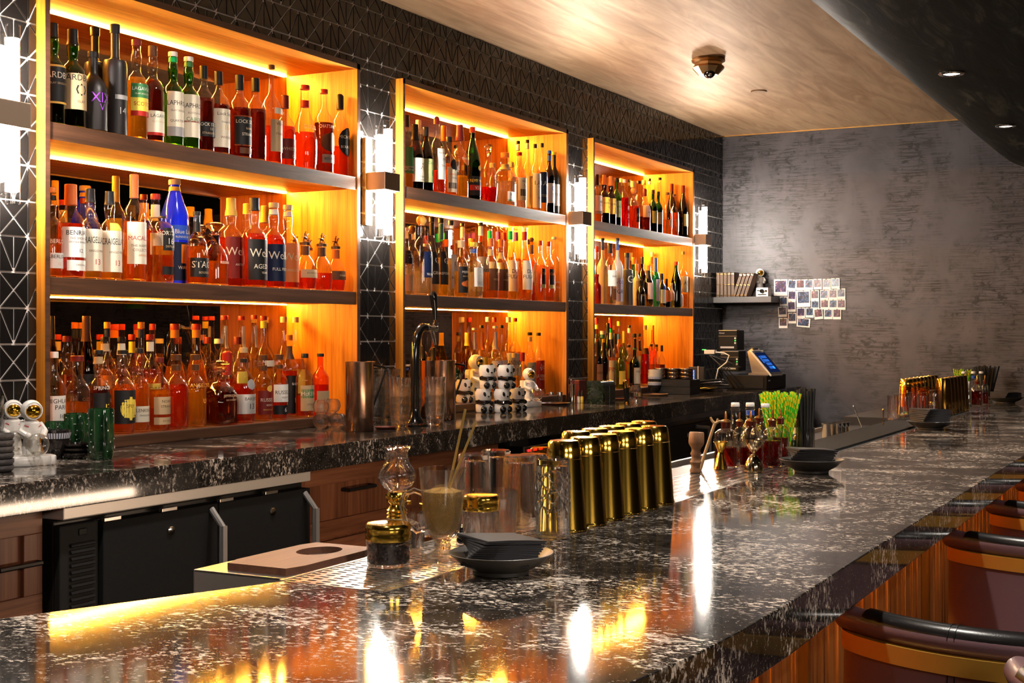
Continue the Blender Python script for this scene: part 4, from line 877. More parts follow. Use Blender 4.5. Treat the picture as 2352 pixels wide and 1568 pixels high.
bay(2, ZS2, 'middle', [
 (1371, 566, 22, 2, 'std', 'cn', 40, ('em,18,52',), C(('rd', 's', 10),)), (1371, 630, 20, 0, 'sho', 'r-', 0, (), C(('rd', 'c', 8),)),
 (1384, 547, 26, 1, 'tal', 'w-', 0, (), C(('nv', 'c', 4), ('bl', 'n', 96, 14))),
 (1401, 559, 30, 0, 'std', 'cn', 50, ('wh,30,56', 'br,8,26,40'), C(('bk', 's', 16),), C(('HAKU', 46, 4, 'bk'),)),
 (1418, 547, 26, 0, 'tal', 'w-', 0, ('lv,5,40',), C(('nv', 'c', 4), ('bl', 'n', 96, 14)), C(('GREY', 20, 6, 'nv'), ('VODKA', 34, 5, 'bl'))),
 (1440, 581, 28, 0, 'cyl', 's-', 0, (), C(('bk', 'c', 9),), C(('Gin', 50, 14, 'wh'), ('P', 66, 10, 'wh'))),
 (1456, 591, 26, 2, 'std', 'tn', 50, (), C(('oc', 'c', 14),)), (1462, 606, 20, 1, 'squ', 'wn', 50, ('gy,15,60',), C(('or_', 'c', 16),)),
 (1475, 590, 22, 2, 'std', 'bd', 50, (), C(('bk', 's', 14),)), (1472, 640, 20, 0, 'dom', 'Kd', 50, (), C(('bk', 'c', 6),), C(('KYOTO', 40, 7, 'ta'),)),
 (1489, 610, 22, 0, 'sho', 'bd', 58, ('pk,18,58',), C(('or_', 'c', 12), ('bk', 'n', 88, 20))),
 (1496, 590, 26, 2, 'squ', 'cn', 50, ('cr,30,55',), C(('or_', 'c', 14),)),
 (1506, 592, 18, 0, 'std', 'tn', 60, ('lv,12,56,60',), C(('bl', 's', 28),)),
 (1520, 628, 18, 0, 'sho', 'Kd', 50, ('wh,12,52', 'bl,52,64,40'), C(('bk', 's', 18),)),
 (1531, 640, 20, 0, 'dom', 'bd', 50, ('oc,20,60',), C(('bk', 'c', 8),)), (1541, 579, 22, 3, 'tal', 'cn', 30, (), C(('wh', 'c', 6), ('wh', 'n', 94, 8))),
 (1542, 650, 14, 0, 'sho', 'ln', 40, ('pk,30,88',), C(('pk', 'c', 10),)), (1553, 601, 24, 0, 'win', 'Gd', 70, (), C(('rd', 'c', 8),)),
 (1567, 660, 12, 0, 'sho', 'cp', 40, ('pk,10,70',), C(('wh', 'c', 8),)), (1577, 577, 22, 0, 'tal', 'cy', 25, ('cr,28,56',), C(('ta', 'c', 6),), C(('서울', 44, 10, 'bk'),)),
], 'spirits on the middle shelf of the right niche')
bay(2, ZP, 'bottom', [
 (1370, 730, 24, 3, 'std', 'ya', 50, (), C(('rd', 'c', 9), ('ye', 'n', 90, 6))), (1402, 730, 24, 3, 'win', 'Gd', 55, (), C(('rd', 's', 14), ('em', 'n', 84, 14))),
 (1396, 742, 22, 2, 'win', 'bd', 55, (), C(('bk', 's', 16),)), (1384, 760, 24, 2, 'sho', 'tn', 60, ('ye,66,86',), C(('lv', 'c', 6), ('te', 'n', 94, 6))),
 (1421, 738, 24, 3, 'tal', 'cy', 50, (), C(('ye', 'c', 7), ('bl', 'n', 80, 8))), (1403, 764, 24, 1, 'tal', 'co', 56, ('wh,6,50',), C(('wh', 's', 12),), C(("PIMM'S", 34, 8, 'rd'), ('1', 20, 6, 'br'))),
 (1373, 784, 22, 0, 'std', 'bd', 56, ('ta,8,54',), C(('bk', 's', 30),), C(('VERMOUTH', 36, 5, 'bk'),)), (1387, 786, 22, 0, 'std', 'bR', 58, (), C(('bk', 's', 30),)),
 (1413, 766, 22, 1, 'std', 'co', 56, ('ta,20,50',), C(('bk', 's', 20),)), (1433, 760, 22, 2, 'tal', 'ly', 60, (), C(('ye', 's', 22),)),
 (1445, 747, 24, 3, 'tal', 'cn', 50, (), C(('bk', 'c', 4), ('wh', 'n', 95, 8))), (1425, 791, 22, 0, 'tal', 'lp', 66, ('ye,10,40',), C(('rd', 'c', 5),)),
 (1444, 792, 22, 1, 'std', 'co', 60, ('ye,20,54',), C(('bk', 'c', 6),)), (1458, 799, 24, 0, 'std', 'Gd', 60, ('cr,8,50',), C(('gn', 'c', 4),), C(('FERNET', 40, 5, 'bk'),)),
 (1457, 766, 22, 2, 'sho', 'cn', 50, ('bk,70,90',), C(('bk', 'c', 8),)), (1468, 766, 22, 2, 'tal', 'cn', 50, ('wh,20,56', 'bk,66,86'), C(('bk', 'c', 6),)),
 (1482, 747, 22, 1, 'con', 'cR', 60, (), C(('ta', 'c', 8), ('br', 'n', 62, 10))), (1499, 747, 22, 2, 'tal', 'o-', 0, ('or_,60,96',), C(('or_', 'c', 8),)),
 (1496, 790, 16, 1, 'std', 'ca', 50, (), C(('bk', 'c', 6), ('oc', 'n', 94, 10))), (1508, 791, 16, 1, 'std', 'ca', 50, (), C(('bk', 'c', 6), ('oc', 'n', 94, 10))), (1520, 793, 16, 1, 'std', 'cd', 50, (), C(('bk', 's', 16),)),
], 'spirits on the bottom shelf of the right niche')
# ---------------------------------------------------------------- things on the back counter
def cpos(u, v, z=ZC, ym=2.80):
    x, y, t = onZ(u, v, z)
    if y > ym and 80 < u < 1600: x, t = onY(u, ym); y = ym
    return (x, y, z + .0006), t
m_gr = pm('grey_ceramic', (.10, .09, .09), .35, bump=.5, bscale=120)
m_blkc = pm('black_glaze', (.016, .013, .013), .14, coat=.5)
m_cact = None
def cact_mat():
    m, n, l, b = nmat('green_glaze'); f = noise(n, l, mapped(n, l, (60, 60, 12)), 1, 4, .6)
    r = ramp(n, l, f, [(.35, (.003, .014, .006)), (.65, (.018, .070, .022))]); l.new(r.outputs[0], b.inputs['Base Color']); b.inputs['Roughness'].default_value = .10
    b.inputs['Coat Weight'].default_value = .5; return m
m_cact = cact_mat()
def cup_prof(r0, r1, h, w=.003, foot=0):
    return [(0, foot), (r0 * .8, foot), (r0 * .8, 0), (r0, 0), (r0, .004), (r1, h), (r1 - w, h), (r0 - w, .008), (0, .008)]
# left edge stacks of ridged bowls
(x, y, z), t = cpos(-4, 1083)
k = .034
st0 = None
for i in range(6):
    lb = 'black ridged ceramic bowl, %s from the bottom of the stack at the left edge' % ordw(i + 1)
    if st0 is None:
        st0 = thing('ridged_bowl', lb, 'bowl', (x, y, z), group='stacked ridged bowls'); s = MB(); s.lathe([(0, 0), (.030, 0), (.034, .003), (.037, .009), (.036, .015), (.034, .015), (.030, .006), (0, .004)], 24); ob('bowl_body', s, m_gr, st0)
    else: dup(st0, (x, y, z + i * .0152), 0, lb)
(x2, y2, z2), t2 = cpos(-18, 1060)
g0 = None
for i in range(5):
    lb = 'small ridged glass, %s from the bottom of the tall stack at the left edge' % ordw(i + 1)
    if g0 is None:
        g0 = thing('ridged_glass', lb, 'glass', (x2, y2, z2), group='stacked ridged glasses'); s = MB(); s.lathe(cup_prof(.026, .031, .05, .002), 20, wob=lambda a, z: 1 + .02 * cos(12 * a)); ob('glass_body', s, m_glass, g0)
    else: dup(g0, (x2, y2, z2 + i * .03), 0, lb)
# astronaut figurines
m_vis = pm('gold_visor', (.85, .48, .05), .12, 1)
m_red = pm('red_piping', (.5, .01, .01), .4)
def astro(label, loc, rz, k, globe=True, base=True, squat=False):
    a = thing('astronaut_figurine', label, 'figurine', loc, rz)
    z0 = 0
    if base:
        s = MB(); s.lathe([(0, 0), (.062 * k, 0), (.065 * k, .004 * k), (.065 * k, .024 * k), (.062 * k, .027 * k), (0, .027 * k)], 28, 5, ell=.55); ob('base', s, m_white, a); z0 = .027 * k
    s = MB()
    s.lathe([(0, z0), (.024 * k, z0), (.026 * k, z0 + .02 * k), (.022 * k, z0 + .045 * k), (.027 * k, z0 + .07 * k), (.025 * k, z0 + .092 * k), (.012 * k, z0 + .103 * k), (0, z0 + .104 * k)], 18)
    for sx in (-1, 1):
        s.tube([(sx * .022 * k, 0, z0 + .09 * k), (sx * .033 * k, -.012 * k, z0 + .068 * k), (sx * .022 * k, -.034 * k, z0 + .058 * k)], [.010 * k, .0105 * k, .009 * k], 8); s.sph((sx * .02 * k, -.037 * k, z0 + .058 * k), .010 * k, 8, 5)
        s.sph((sx * .013 * k, -.014 * k, z0 + .006 * k), .013 * k, 10, 6, (1, 1.4, .8))
    ob('suit', s, m_white, a)
    s = MB(); s.bx((0, .03 * k, z0 + .072 * k), (.042 * k, .022 * k, .052 * k)); bp = ob('backpack', s, m_white, a, bevel=.005 * k)
    s = MB(); s.bx((.012 * k, .042 * k, z0 + .075 * k), (.008 * k, .002, .03 * k)); ob('strap', s, m_vis, bp)
    s = MB(); s.sph((0, 0, z0 + .128 * k), .030 * k, 18, 12); hm = ob('helmet', s, m_white, a)
    s = MB(); s.sph((0, -.009 * k, z0 + .127 * k), .0245 * k, 18, 12, (1, 1, .95)); ob('visor', s, m_vis, hm)
    s = MB(); s.tube([(.0245 * k * cos(q), -.020 * k, z0 + .127 * k + .0235 * k * sin(q)) for q in [2 * pi * i / 20 for i in range(20)]], .0022 * k, 6, True); ob('visor_rim', s, m_white, hm)
    for sx in (-1, 1):
        s = MB(); s.tube([(sx * (.0265 + .0) * k * cos(q), -.0 + .027 * k * sin(q) * -1, z0 + (.082 + .004 * sin(3 * q)) * k) for q in [i * .25 for i in range(5)]], .0012 * k, 5); ob('piping', s, m_red, a)
    if globe:
        s = MB(); s.sph((0, -.052 * k, z0 + .034 * k), .033 * k, 20, 12); ob('globe', s, thin('globe_glass', (.95, .95, .93), strength=1.3), a)
        s = MB(); s.sph((0, -.052 * k, z0 + .010 * k), .014 * k, 10, 6, (1, 1, .55)); ob('globe_stone', s, m_glass, a)
    return a
(p, t) = cpos(72, 1068); k = 128 * t / FP / .158
astro('white astronaut figurine holding a glass globe, right one of the pair at left edge', p, R_(-25), k)
(p, t) = cpos(30, 1056); k = 118 * t / FP / .158
astro('white astronaut figurine with gold visor, left of the pair at left edge', p, R_(-35), k)
(p, t) = cpos(1214, 932); k = 76 * t / FP / .158
astro('small white astronaut figurine right of the panda mugs', p, R_(-20), k)
x, t = onY(1093, 2.905); p = (x, 2.905, ZP + .0006); k = 92 * t / FP / .158
astro('white astronaut figurine with gold visor behind the panda mugs', p, R_(-10), k, False)
# bowls, dishes
m_band = None
def band_mat():
    m, n, l, b = nmat('blue_striped_glaze'); tc = n.new('ShaderNodeTexCoord'); sp = n.new('ShaderNodeSeparateXYZ'); l.new(tc.outputs['Object'], sp.inputs[0])
    at = mth(n, l, 'ARCTAN2', sp.outputs[1], sp.outputs[0]); f = mth(n, l, 'SINE', mth(n, l, 'MULTIPLY', at, 34))
    l.new(ramp(n, l, f, [(.45, (.62, .62, .68)), (.55, (.02, .03, .09))]).outputs[0], b.inputs['Base Color']); b.inputs['Roughness'].default_value = .15; return m
m_band = band_mat()
def bowl(name, label, loc, r, h, mat, rz=0, rot=None, group=None, band=None):
    b = thing(name, label, 'bowl', loc, rz, group, rot)
    s = MB(); s.lathe([(0, .004), (r * .42, .004), (r * .42, 0), (r * .5, 0), (r * .52, .006), (r * .8, h * .35), (r * .95, h * .7), (r, h), (r - .003, h), (r * .9, h * .68), (r * .72, h * .36), (r * .4, .010), (0, .009)], 28); ob('bowl_body', s, mat, b)
    if band:
        s = MB(); s.lathe([(r * .90 + .0006, h * .56), (r * .955 + .0008, h * .72), (r * .985 + .001, h * .86)], 28); ob('striped_band', s, band, b, fix=False)
    return b
(p, t) = cpos(129, 1053); R1 = 33 * t / FP
bowl('serving_bowl', 'dark plain bowl under the blue striped bowl beside the astronauts', p, R1, .052, m_blkc, group='stacked dark bowls')
bowl('serving_bowl', 'black bowl with blue and white striped band, stacked on a dark bowl', (p[0], p[1], p[2] + .026), R1, .050, m_blkc, group='stacked dark bowls', band=m_band)
(p, t) = cpos(175, 1053); R1 = 33 * t / FP
for i in range(3):
    bowl('small_dish', 'small black glazed dish, %s from the bottom, in front of green mugs' % ordw(i + 1), (p[0], p[1], p[2] + i * .0125), R1 * (1 - .03 * i), .016, m_blkc, group='small black dishes')
# cactus mugs
def cactus(label, loc, h, r, rz):
    a = thing('cactus_mug', label, 'mug', loc, rz, 'green cactus mugs'); wob = lambda q, z: 1 + .07 * abs(cos(4 * q)) - .03
    s = MB(); s.lathe([(0, 0), (r * .82, 0), (r * .92, h * .06), (r, h * .4), (r, h * .97), (r * .97, h), (r * .84, h), (r * .84, h * .1), (0, h * .1)], 48, wob=wob); ob('mug_body', s, m_cact, a)
    s = MB(); s.tube([(0, -r * 1.02, h * .35), (0, -r * 1.14, h * .45), (0, -r * 1.16, h * .75), (0, -r * 1.12, h * .93)], [r * .18, r * .26, r * .28, r * .16], 10); ob('cactus_arm', s, m_cact, a)
    s = MB()
    for i in range(40):
        q = random.uniform(0, 6.28); zz = random.uniform(.1, .92) * h; s.sph((r * 1.03 * cos(q), r * 1.03 * sin(q), zz), .0016, 5, 3)
    setp(ob('spines', s, m_white, a), kind='stuff'); return a
for lb, u, v, vt, w in (('green cactus mug with a side arm, nearest of the three on the counter', 232, 1055, 938, 58), ('green glazed cactus mug, middle of the three by the left niche', 176, 1030, 937, 56), ('dark green cactus mug, farthest left of the three by the left niche', 130, 1016, 937, 52)):
    (p, t) = cpos(u, v); cactus(lb, p, (v - vt) * t / FP, w / 2 * t / FP, R_(-25))
x, t = onY(1034, 2.97); p = (x, 2.97, ZP + .0006); cactus('green cactus mug half hidden behind the second metal jug', p, .15, .036, R_(20))
# round glasses
def roundglass(label, loc, r, rot=None):
    a = thing('round_glass', label, 'glass', loc, group='round bubble glasses', rot=rot)
    s = MB(); s.lathe([(0, 0), (r * .45, 0), (r * .5, .003), (r * .8, r * .35), (r, r * .9), (r * .9, r * 1.45), (r * .62, r * 1.75), (r * .57, r * 1.72), (r * .8, r * 1.4), (r * .9, r * .9), (r * .7, r * .4), (0, r * .22)], 22, wob=lambda q, z: 1 + .012 * cos(14 * q)); ob('glass_body', s, m_glass, a)
(p, t) = cpos(737, 985); r = 19 * t / FP
roundglass('round bubble glass on the counter left of the metal jug, lower of two stacked', p, r); roundglass('round bubble glass stacked upon another left of the metal jug', (p[0], p[1], p[2] + r * 1.72), r)
(p, t) = cpos(775, 984); roundglass('round bubble glass touching the first metal jug', p, r); (p, t) = cpos(764, 962); roundglass('round bubble glass behind the stacked pair, lower one', p, r); roundglass('round bubble glass behind the stacked pair, upper one', (p[0], p[1], p[2] + r * 1.72), r)
# metal jugs
m_jug = pm('brushed_jug_steel', (.50, .31, .22), .22, 1)
def jug(label, u, v, vt, w, rz):
    (p, t) = cpos(u, v); h = (v - vt) * t / FP; r = w / 2 * t / FP
    a = thing('metal_jug', label, 'jug', p, rz, 'metal jugs on the back counter')
    s = MB(); s.lathe([(0, 0), (r * .97, 0), (r, .003), (r, h - .012), (r, h), (r - .002, h), (r - .003, .006), (0, .006)], 32); ob('jug_body', s, m_jug, a)
    s = MB(); s.loft([[(r * cos(q) * 1.0, r * sin(q), h - .014) for q in (-.6, -.3, 0, .3, .6)], [(r * cos(q) + .012 * (1 - abs(q) / .6), r * sin(q), h + .001) for q in (-.6, -.3, 0, .3, .6)]], False, False); ob('spout', s, m_jug, a)
    s = MB(); s.tube([(r, 0, h - .012), (r + .048, 0, h - .020), (r + .052, 0, h - .028), (r + .004, 0, h * .36), (r, 0, h * .34)], .0042, 8); ob('handle', s, m_blkg, a)
jug('coppery brushed metal jug with angular handle, right of the round glasses', 826, 989, 831, 65, R_(-30))
jug('coppery brushed metal jug with angular handle, right of the beer tap', 1017, 964, 828, 58, R_(-30))
jug('coppery brushed metal jug just behind the beer tap column', 990, 955, 826, 52, R_(-30))
# rocks glasses in stacks
rg = thing('rocks_glass', 'x', 'glass', (0, 0, -5), group='stacked rocks glasses')
s = MB(); s.lathe([(0, 0), (.0275, 0), (.030, .003), (.0385, .078), (.0368, .078), (.0300, .012), (0, .011)], 26); ob('glass_body', s, m_glass, rg)
firstg = True
for u, v, n, k, nm in ((918, 981, 5, 1.0, 'stack before the beer tap'), (999, 976, 5, 1.0, 'stack right of the beer tap'), (862, 972, 6, 1.0, 'stack behind the first metal jug'), (895, 962, 6, .98, 'leaning stack behind the jug handle'), (948, 960, 4, 1.0, 'stack hidden behind the tap column')):
    (p, t) = cpos(u, v)
    for i in range(n):
        lb = 'clear rocks glass, %s from the bottom of the %s' % (ordw(i + 1), nm); q = (p[0] + (.0012 * i if 'leaning' in nm else 0), p[1], p[2] + i * .0245)
        if firstg: rg.location = q; rg['label'] = lb; firstg = False
        else: dup(rg, q, 0, lb, sc=k)
def saucer(name, label, cat, u, v, w, mat, h=.008, sq=0, ell=1):
    (p, t) = cpos(u, v); r = w / 2 * t / FP; a = thing(name, label, cat, p); s = MB(); s.lathe([(0, 0), (r * .8, 0), (r, h), (r * .96, h), (r * .78, .003), (0, .003)], 28, sq, ell=ell); ob('dish', s, mat, a); return a, p, t
saucer('small_saucer', 'small dark red saucer between the metal jug and the glasses', 'saucer', 886, 985, 54, pm('oxblood', (.10, .018, .012), .3))
# beer tap
(p, t) = cpos(953, 977)
bt_ = thing('beer_tap', 'black curved beer tap column with chrome faucet and black handle', 'beer tap', p, 0)
s = MB(); s.lathe([(0, 0), (.052, 0), (.052, .004), (.034, .010), (.022, .03), (.0165, .06), (.0165, .065)], 28); ob('base_flange', s, m_blkg, bt_)
hz = lambda v: zat(v, t) - ZC
ex, et = onY(986, p[1]); dx = ex - p[0]
arc = [(0, 0, .05), (0, 0, hz(840)), (.003, 0, hz(800)), (.014, 0, hz(772)), (.034, 0, hz(758)), (.052, 0, hz(752)), (.070, 0, hz(753))]
s = MB(); s.tube(arc, .0165, 16); ob('column', s, m_blkg, bt_)
s = MB(); zf = hz(753)
s.tube([(.068, 0, zf), (.078, 0, zf), (.080, 0, zf), (.092, 0, zf), (.094, 0, zf), (.135, 0, zf - .003)], [.012, .012, .015, .015, .0105, .0105], 14); s.sph((.140, 0, zf - .002), .014, 12, 8)
s.tube([(.118, 0, zf - .01), (.132, 0, zf - .04), (.140, 0, zf - .062)], [.009, .008, .0062], 10); s.cyl((.142, 0, zf + .008), .012, .012, 12); s.cyl((.142, 0, zf + .018), .006, .014, 10); ob('faucet', s, m_chrome, bt_)
s = MB(); s.tube([(.142, 0, zf + .03), (.140, 0, zf + .06), (.133, 0, zf + .10), (.128, 0, zf + .122), (.130, 0, zf + .135)], [.007, .010, .014, .015, .008], 12); ob('tap_handle', s, m_blkg, bt_)
# panda mugs
m_pk = pm('black_panda_glaze', (.008, .008, .009), .08, coat=.6)
pm0 = thing('panda_mug', 'x', 'mug', (0, 0, -5), group='panda mugs')
r = .0345; h = .10
s = MB(); s.lathe([(0, 0), (r * .82, 0), (r * .92, .006), (r * .95, .03), (r * .86, .048), (r * .95, .056), (r * 1.04, .075), (r * .98, .094), (r * .92, .1), (r * .85, .1), (r * .9, .06), (0, .05)], 26); mb_ = ob('mug_body', s, m_white, pm0)
s = MB()
for sx in (-1, 1):
    s.tube([(sx * r * .62, .0, .054), (sx * r * .84, -.010, .044), (sx * r * .5, -.034, .040)], [.009, .0105, .009], 8); s.sph((sx * r * .5, -r * .78, .014), .0155, 10, 6, (1, .8, .95))
s.lathe([(r * .94, .036), (r * .99, .044), (r * .92, .052)], 26); ob('limbs', s, m_pk, pm0)
for sx in (-1, 1):
    s = MB(); s.m = Matrix.Translation((sx * .0165, -r * .90, .078)) @ Matrix.Rotation(sx * .5, 4, 'Y'); s.sph((0, 0, 0), .0085, 12, 7, (.85, .45, 1.25)); e = ob('eye_patch', s, m_pk, pm0)
s = MB(); s.sph((0, -r * 1.06, .068), .0042, 8, 5, (1.3, .6, .8)); ob('nose', s, m_pk, pm0)
for sx in (-1, 1):
    s = MB(); s.sph((sx * .030, .012, .0985), .0085, 10, 6, (1, .6, 1)); ob('ear', s, m_pk, pm0)
firstp = True
for u, v, z, nm in ((1110, 947, 0, 'left of the bottom row'), (1153, 947, 0, 'middle of the bottom row'), (1187, 944, 0, 'right of the bottom row'), (1119, 947, 1, 'left of the upper row'), (1161, 947, 1, 'right of the upper row'), (1064, 930, 9, 'standing alone behind, nearest the metal jug')):
    (p, t) = cpos(u, v); q = (p[0], p[1], p[2] + z * .1005) if z < 9 else (onY(u, 2.90)[0], 2.90, ZP + .0006); lb = 'black and white panda shaped mug, ' + nm
    if firstp: pm0.location = q; pm0['label'] = lb; pm0.rotation_euler = (0, 0, R_(-22)); firstp = False
    else: dup(pm0, q, R_(-22 + random.uniform(-8, 8)), lb)
# candle jar, silver cups, trays, smoker, droppers
def tray(label, u0, u1, v, d, mat):
    (p, t) = cpos((u0 + u1) / 2, v); w = (u1 - u0) * t / FP * 1.15; a = thing('tray', label, 'tray', p); s = MB(); s.lathe([(0, 0), (w * .46, 0), (w * .5, .008), (w * .48, .008), (w * .45, .003), (0, .003)], 32, 6, ell=d / w); ob('dish', s, mat, a); return p, t
tp, tt = tray('dark wooden tray under the candle jar and silver cups', 1236, 1304, 929, .13, pm('dark_tray', (.05, .018, .012), .3))
x, y, t = onZ(1241, 923, ZC + .004)
a = thing('candle_jar', 'clear ribbed glass candle jar on the dark wooden tray', 'candle jar', (x, y, ZC + .0045)); s = MB(); s.lathe([(0, 0), (.027, 0), (.028, .004), (.028, .045), (.024, .052), (.024, .062), (.022, .062), (.022, .05), (.025, .044), (.025, .008), (0, .008)], 24, wob=lambda q, z: 1 + .02 * cos(16 * q)); ob('jar', s, m_glass, a); s = MB(); s.cyl((0, 0, .009), .022, .02, 18); ob('wax', s, m_white, a)
for u, nm in ((1265, 'left'), (1285, 'right')):
    x, y, t = onZ(u, 922, ZC + .004); a = thing('silver_cup', 'small silver cup on the dark tray, %s of two' % nm, 'cup', (x, y, ZC + .0045), group='small silver cups'); s = MB(); s.lathe([(0, 0), (.013, 0), (.014, .004), (.0155, .046), (.0145, .046), (.012, .006), (0, .006)], 18); ob('cup_body', s, m_chrome, a)
(p, t) = cpos(1313, 925); a = thing('smoking_cloche', 'slim steel shaker with a glass dome cap beside the red box', 'cloche', p); s = MB(); s.lathe([(0, 0), (.0165, 0), (.0165, .085), (.017, .086), (.017, .09), (0, .09)], 20); ob('steel_tube', s, m_chrome, a); s = MB(); s.lathe([(.0165, .09), (.018, .10), (.016, .115), (.009, .124), (0, .126)], 20); ob('glass_dome', s, m_clear, a); s = MB(); s.sph((0, 0, .131), .004, 8, 6); ob('knob', s, m_blkg, a)
for u, nm, ck in ((1329, 'clear', 'wh'), (1337, 'yellow', 'ye')):
    (p, t) = cpos(u, 925); a = thing('dropper_bottle', 'tiny dropper bottle with black cap and %s label beside the red box' % nm, 'bottle', p); s = MB(); s.lathe([(0, 0), (.0075, 0), (.0075, .028), (.005, .032), (0, .032)], 14); ob('vial', s, cm(ck), a); s = MB(); s.lathe([(.0055, .032), (.0055, .044), (.003, .05), (.0015, .06), (0, .06)], 12); ob('dropper_cap', s, m_blk, a)
# red box, marble block, horn, jar
(p, t) = cpos(1336, 921); a = thing('menu_box', 'dark red upright box between the cloche and the green marble block', 'box', p, R_(0)); w = .075
s = MB(); s.box(-.03, .055, 0, .05, 0, .104); ob('box_body', s, pm('oxblood_leather', (.16, .012, .010), .35), a, bevel=.003); s = MB(); s.box(-.031, .056, -.001, .051, .083, .085); ob('lid_seam', s, m_blk, a, smooth=False)
def marble_mat():
    m, n, l, b = nmat('green_marble'); v = mapped(n, l, (1, 1, 1)); f = noise(n, l, v, 16, 6, .6, 2.5); f = mth(n, l, 'ABSOLUTE', mth(n, l, 'SUBTRACT', f, .5))
    l.new(ramp(n, l, f, [(.0, (.16, .22, .16)), (.007, (.010, .020, .014)), (.3, (.003, .007, .005))]).outputs[0], b.inputs['Base Color']); b.inputs['Roughness'].default_value = .08; return m
(p, t) = cpos(1385.5, 928); a = thing('marble_block', 'dark green veined marble block with rounded top beside the red box', 'block', p, R_(0)); W2 = (1425 - 1385.5) * t / FP * 1.75
secs = []
for xx in (0, W2): secs.append([(xx, .0 + .09 * 0, 0), (xx, .0, .085)] + [(xx, .024 - .024 * cos(q), .085 + .024 * sin(q)) for q in (.4, .8, 1.2, 1.57)] + [(xx, .085, .109), (xx, .085, 0)])
s = MB(); s.loft(secs); ob('block_body', s, marble_mat(), a, ang=50); s = MB(); s.box(W2 * .52, W2 * .53, -.0005, .001, 0, .085); ob('pale_joint', s, m_grout, a, smooth=False)
(p, t) = cpos(1439, 926); a = thing('horn_vessel', 'black drinking horn vessel with flared gold mouth and gold foot', 'vessel', p, R_(0))
s = MB(); s.tube([(.006, 0, .006), (.004, 0, .03), (-.002, 0, .06), (-.006, 0, .08)], [.012, .013, .013, .015], 14); ob('horn', s, m_blkg, a)
s = MB(); s.tube([(-.006, 0, .078), (-.012, 0, .096), (-.022, 0, .104), (-.030, 0, .106)], [.0155, .014, .010, .004], 14); s.tube([(.004, -.012, .06), (-.002, -.013, .08)], [.004, .006], 8); ob('gold_mouth', s, m_gold, a); s = MB(); s.lathe([(0, 0), (.016, 0), (.013, .007), (0, .008)], 16, c=(.006, 0, 0)); ob('gold_foot', s, m_gold, a)
(p, t) = cpos(1460, 914); a = thing('storage_jar', 'squat glass jar with faceted sides and lid beside the horn vessel', 'jar', p); s = MB(); s.lathe([(0, 0), (.029, 0), (.030, .004), (.030, .05), (.025, .06), (.025, .066), (.023, .066), (.023, .058), (.027, .048), (.027, .007), (0, .007)], 20, wob=lambda q, z: 1 + .02 * cos(8 * q)); ob('jar_body', s, m_glass, a); s = MB(); s.cyl((0, 0, .0665), .0265, .010, 20); ob('lid', s, thin('lid_glass', (.8, .76, .74)), a); s = MB(); s.cyl((0, 0, .008), .0255, .02, 16); ob('filling', s, m_chrome, a)
tp2, tt2 = tray('pale wooden tray below the stacked patterned bowls', 1478, 1534, 908, .11, wood('tray_wood', (.10, .05, .02), (.30, .16, .07), 0))
(p, t) = cpos(1425, 918); a = thing('small_saucer', 'small dark red saucer behind the horn vessel', 'saucer', p); s = MB(); s.lathe([(0, 0), (.045, 0), (.055, .007), (.052, .007), (.044, .003), (0, .003)], 26); ob('dish', s, pm('oxblood', (.1, .02, .01)), a)
m_bw = pm('cream_speckled_glaze', (.55, .47, .38), .3, bump=.2, bscale=60)
for i in range(6):
    x, t = onY(1504, 2.79); y = 2.79; r = .041; mt_ = (m_blkc, m_bw, m_blkc, m_bw, m_bw, m_bw)[i]
    bowl('rice_bowl', '%s patterned rice bowl, %s from the bottom of the leaning stack' % (('black', 'striped', 'black', 'cream', 'cream', 'cream')[i], ordw(i + 1)), (x + .001 * i, y, ZC + .0056 + .0005 + i * .0165), r, .043, mt_, rot=(0, .05 * (i % 2) + .02 * i, 0), group='leaning stack of rice bowls', band=m_band if i in (1, 3) else None)
# black boxes with tins on top
(p, t) = cpos(1585, 906)
for i in range(2):
    a = thing('black_box', 'flat matte black box, %s of the two stacked beside the tablets' % ('lower', 'upper')[i], 'box', (p[0], p[1], p[2] + i * .0405), group='stacked black boxes'); s = MB(); s.box(-.0, .16, 0, .235, 0, .0395); ob('box_body', s, m_matte, a, bevel=.002); s = MB(); s.box(-.0008, 0, .10, .16, .014, .024); ob('finger_notch', s, m_blk, a, smooth=False)
m_tin = pm('dark_tin', (.20, .15, .12), .25, 1)
for j, u in enumerate((1536, 1562, 1594)):
    x, y = p[0] + .05, p[1] + (.190, .115, .039)[j]
    for i in range(3):
        a = thing('round_tin', 'dark round metal tin, %s of the %s stack upon the black boxes' % (('bottom', 'middle', 'top')[i], ('left', 'middle', 'right')[j]), 'tin', (x, y, p[2] + .081 + i * .0205), group='dark tins on the black boxes'); s = MB(); s.lathe([(0, 0), (.036, 0), (.037, .002), (.037, .012), (.0385, .013), (.0385, .018), (.037, .02), (0, .02)], 24); ob('tin_body', s, m_tin, a)
# bill folders
(p, t) = cpos(1655, 899)
for i in range(4):
    a = thing('bill_folder', 'glossy black bill folder, %s from the bottom of the sloping pile' % ordw(i + 1), 'folder', (p[0] + .02, p[1] + .04, p[2] + .012 + .0150 * i), rot=(R_(-5), R_(3), R_(7 * i - 8)), group='sloping pile of bill folders'); s = MB(); s.box(-.07, .10, -.055, .10, 0, .012); ob('cover', s, m_blkg, a, bevel=.004); s = MB(); s.box(-.066, .096, -.0555, .09, .004, .008); ob('pages', s, m_gr, a, smooth=False)
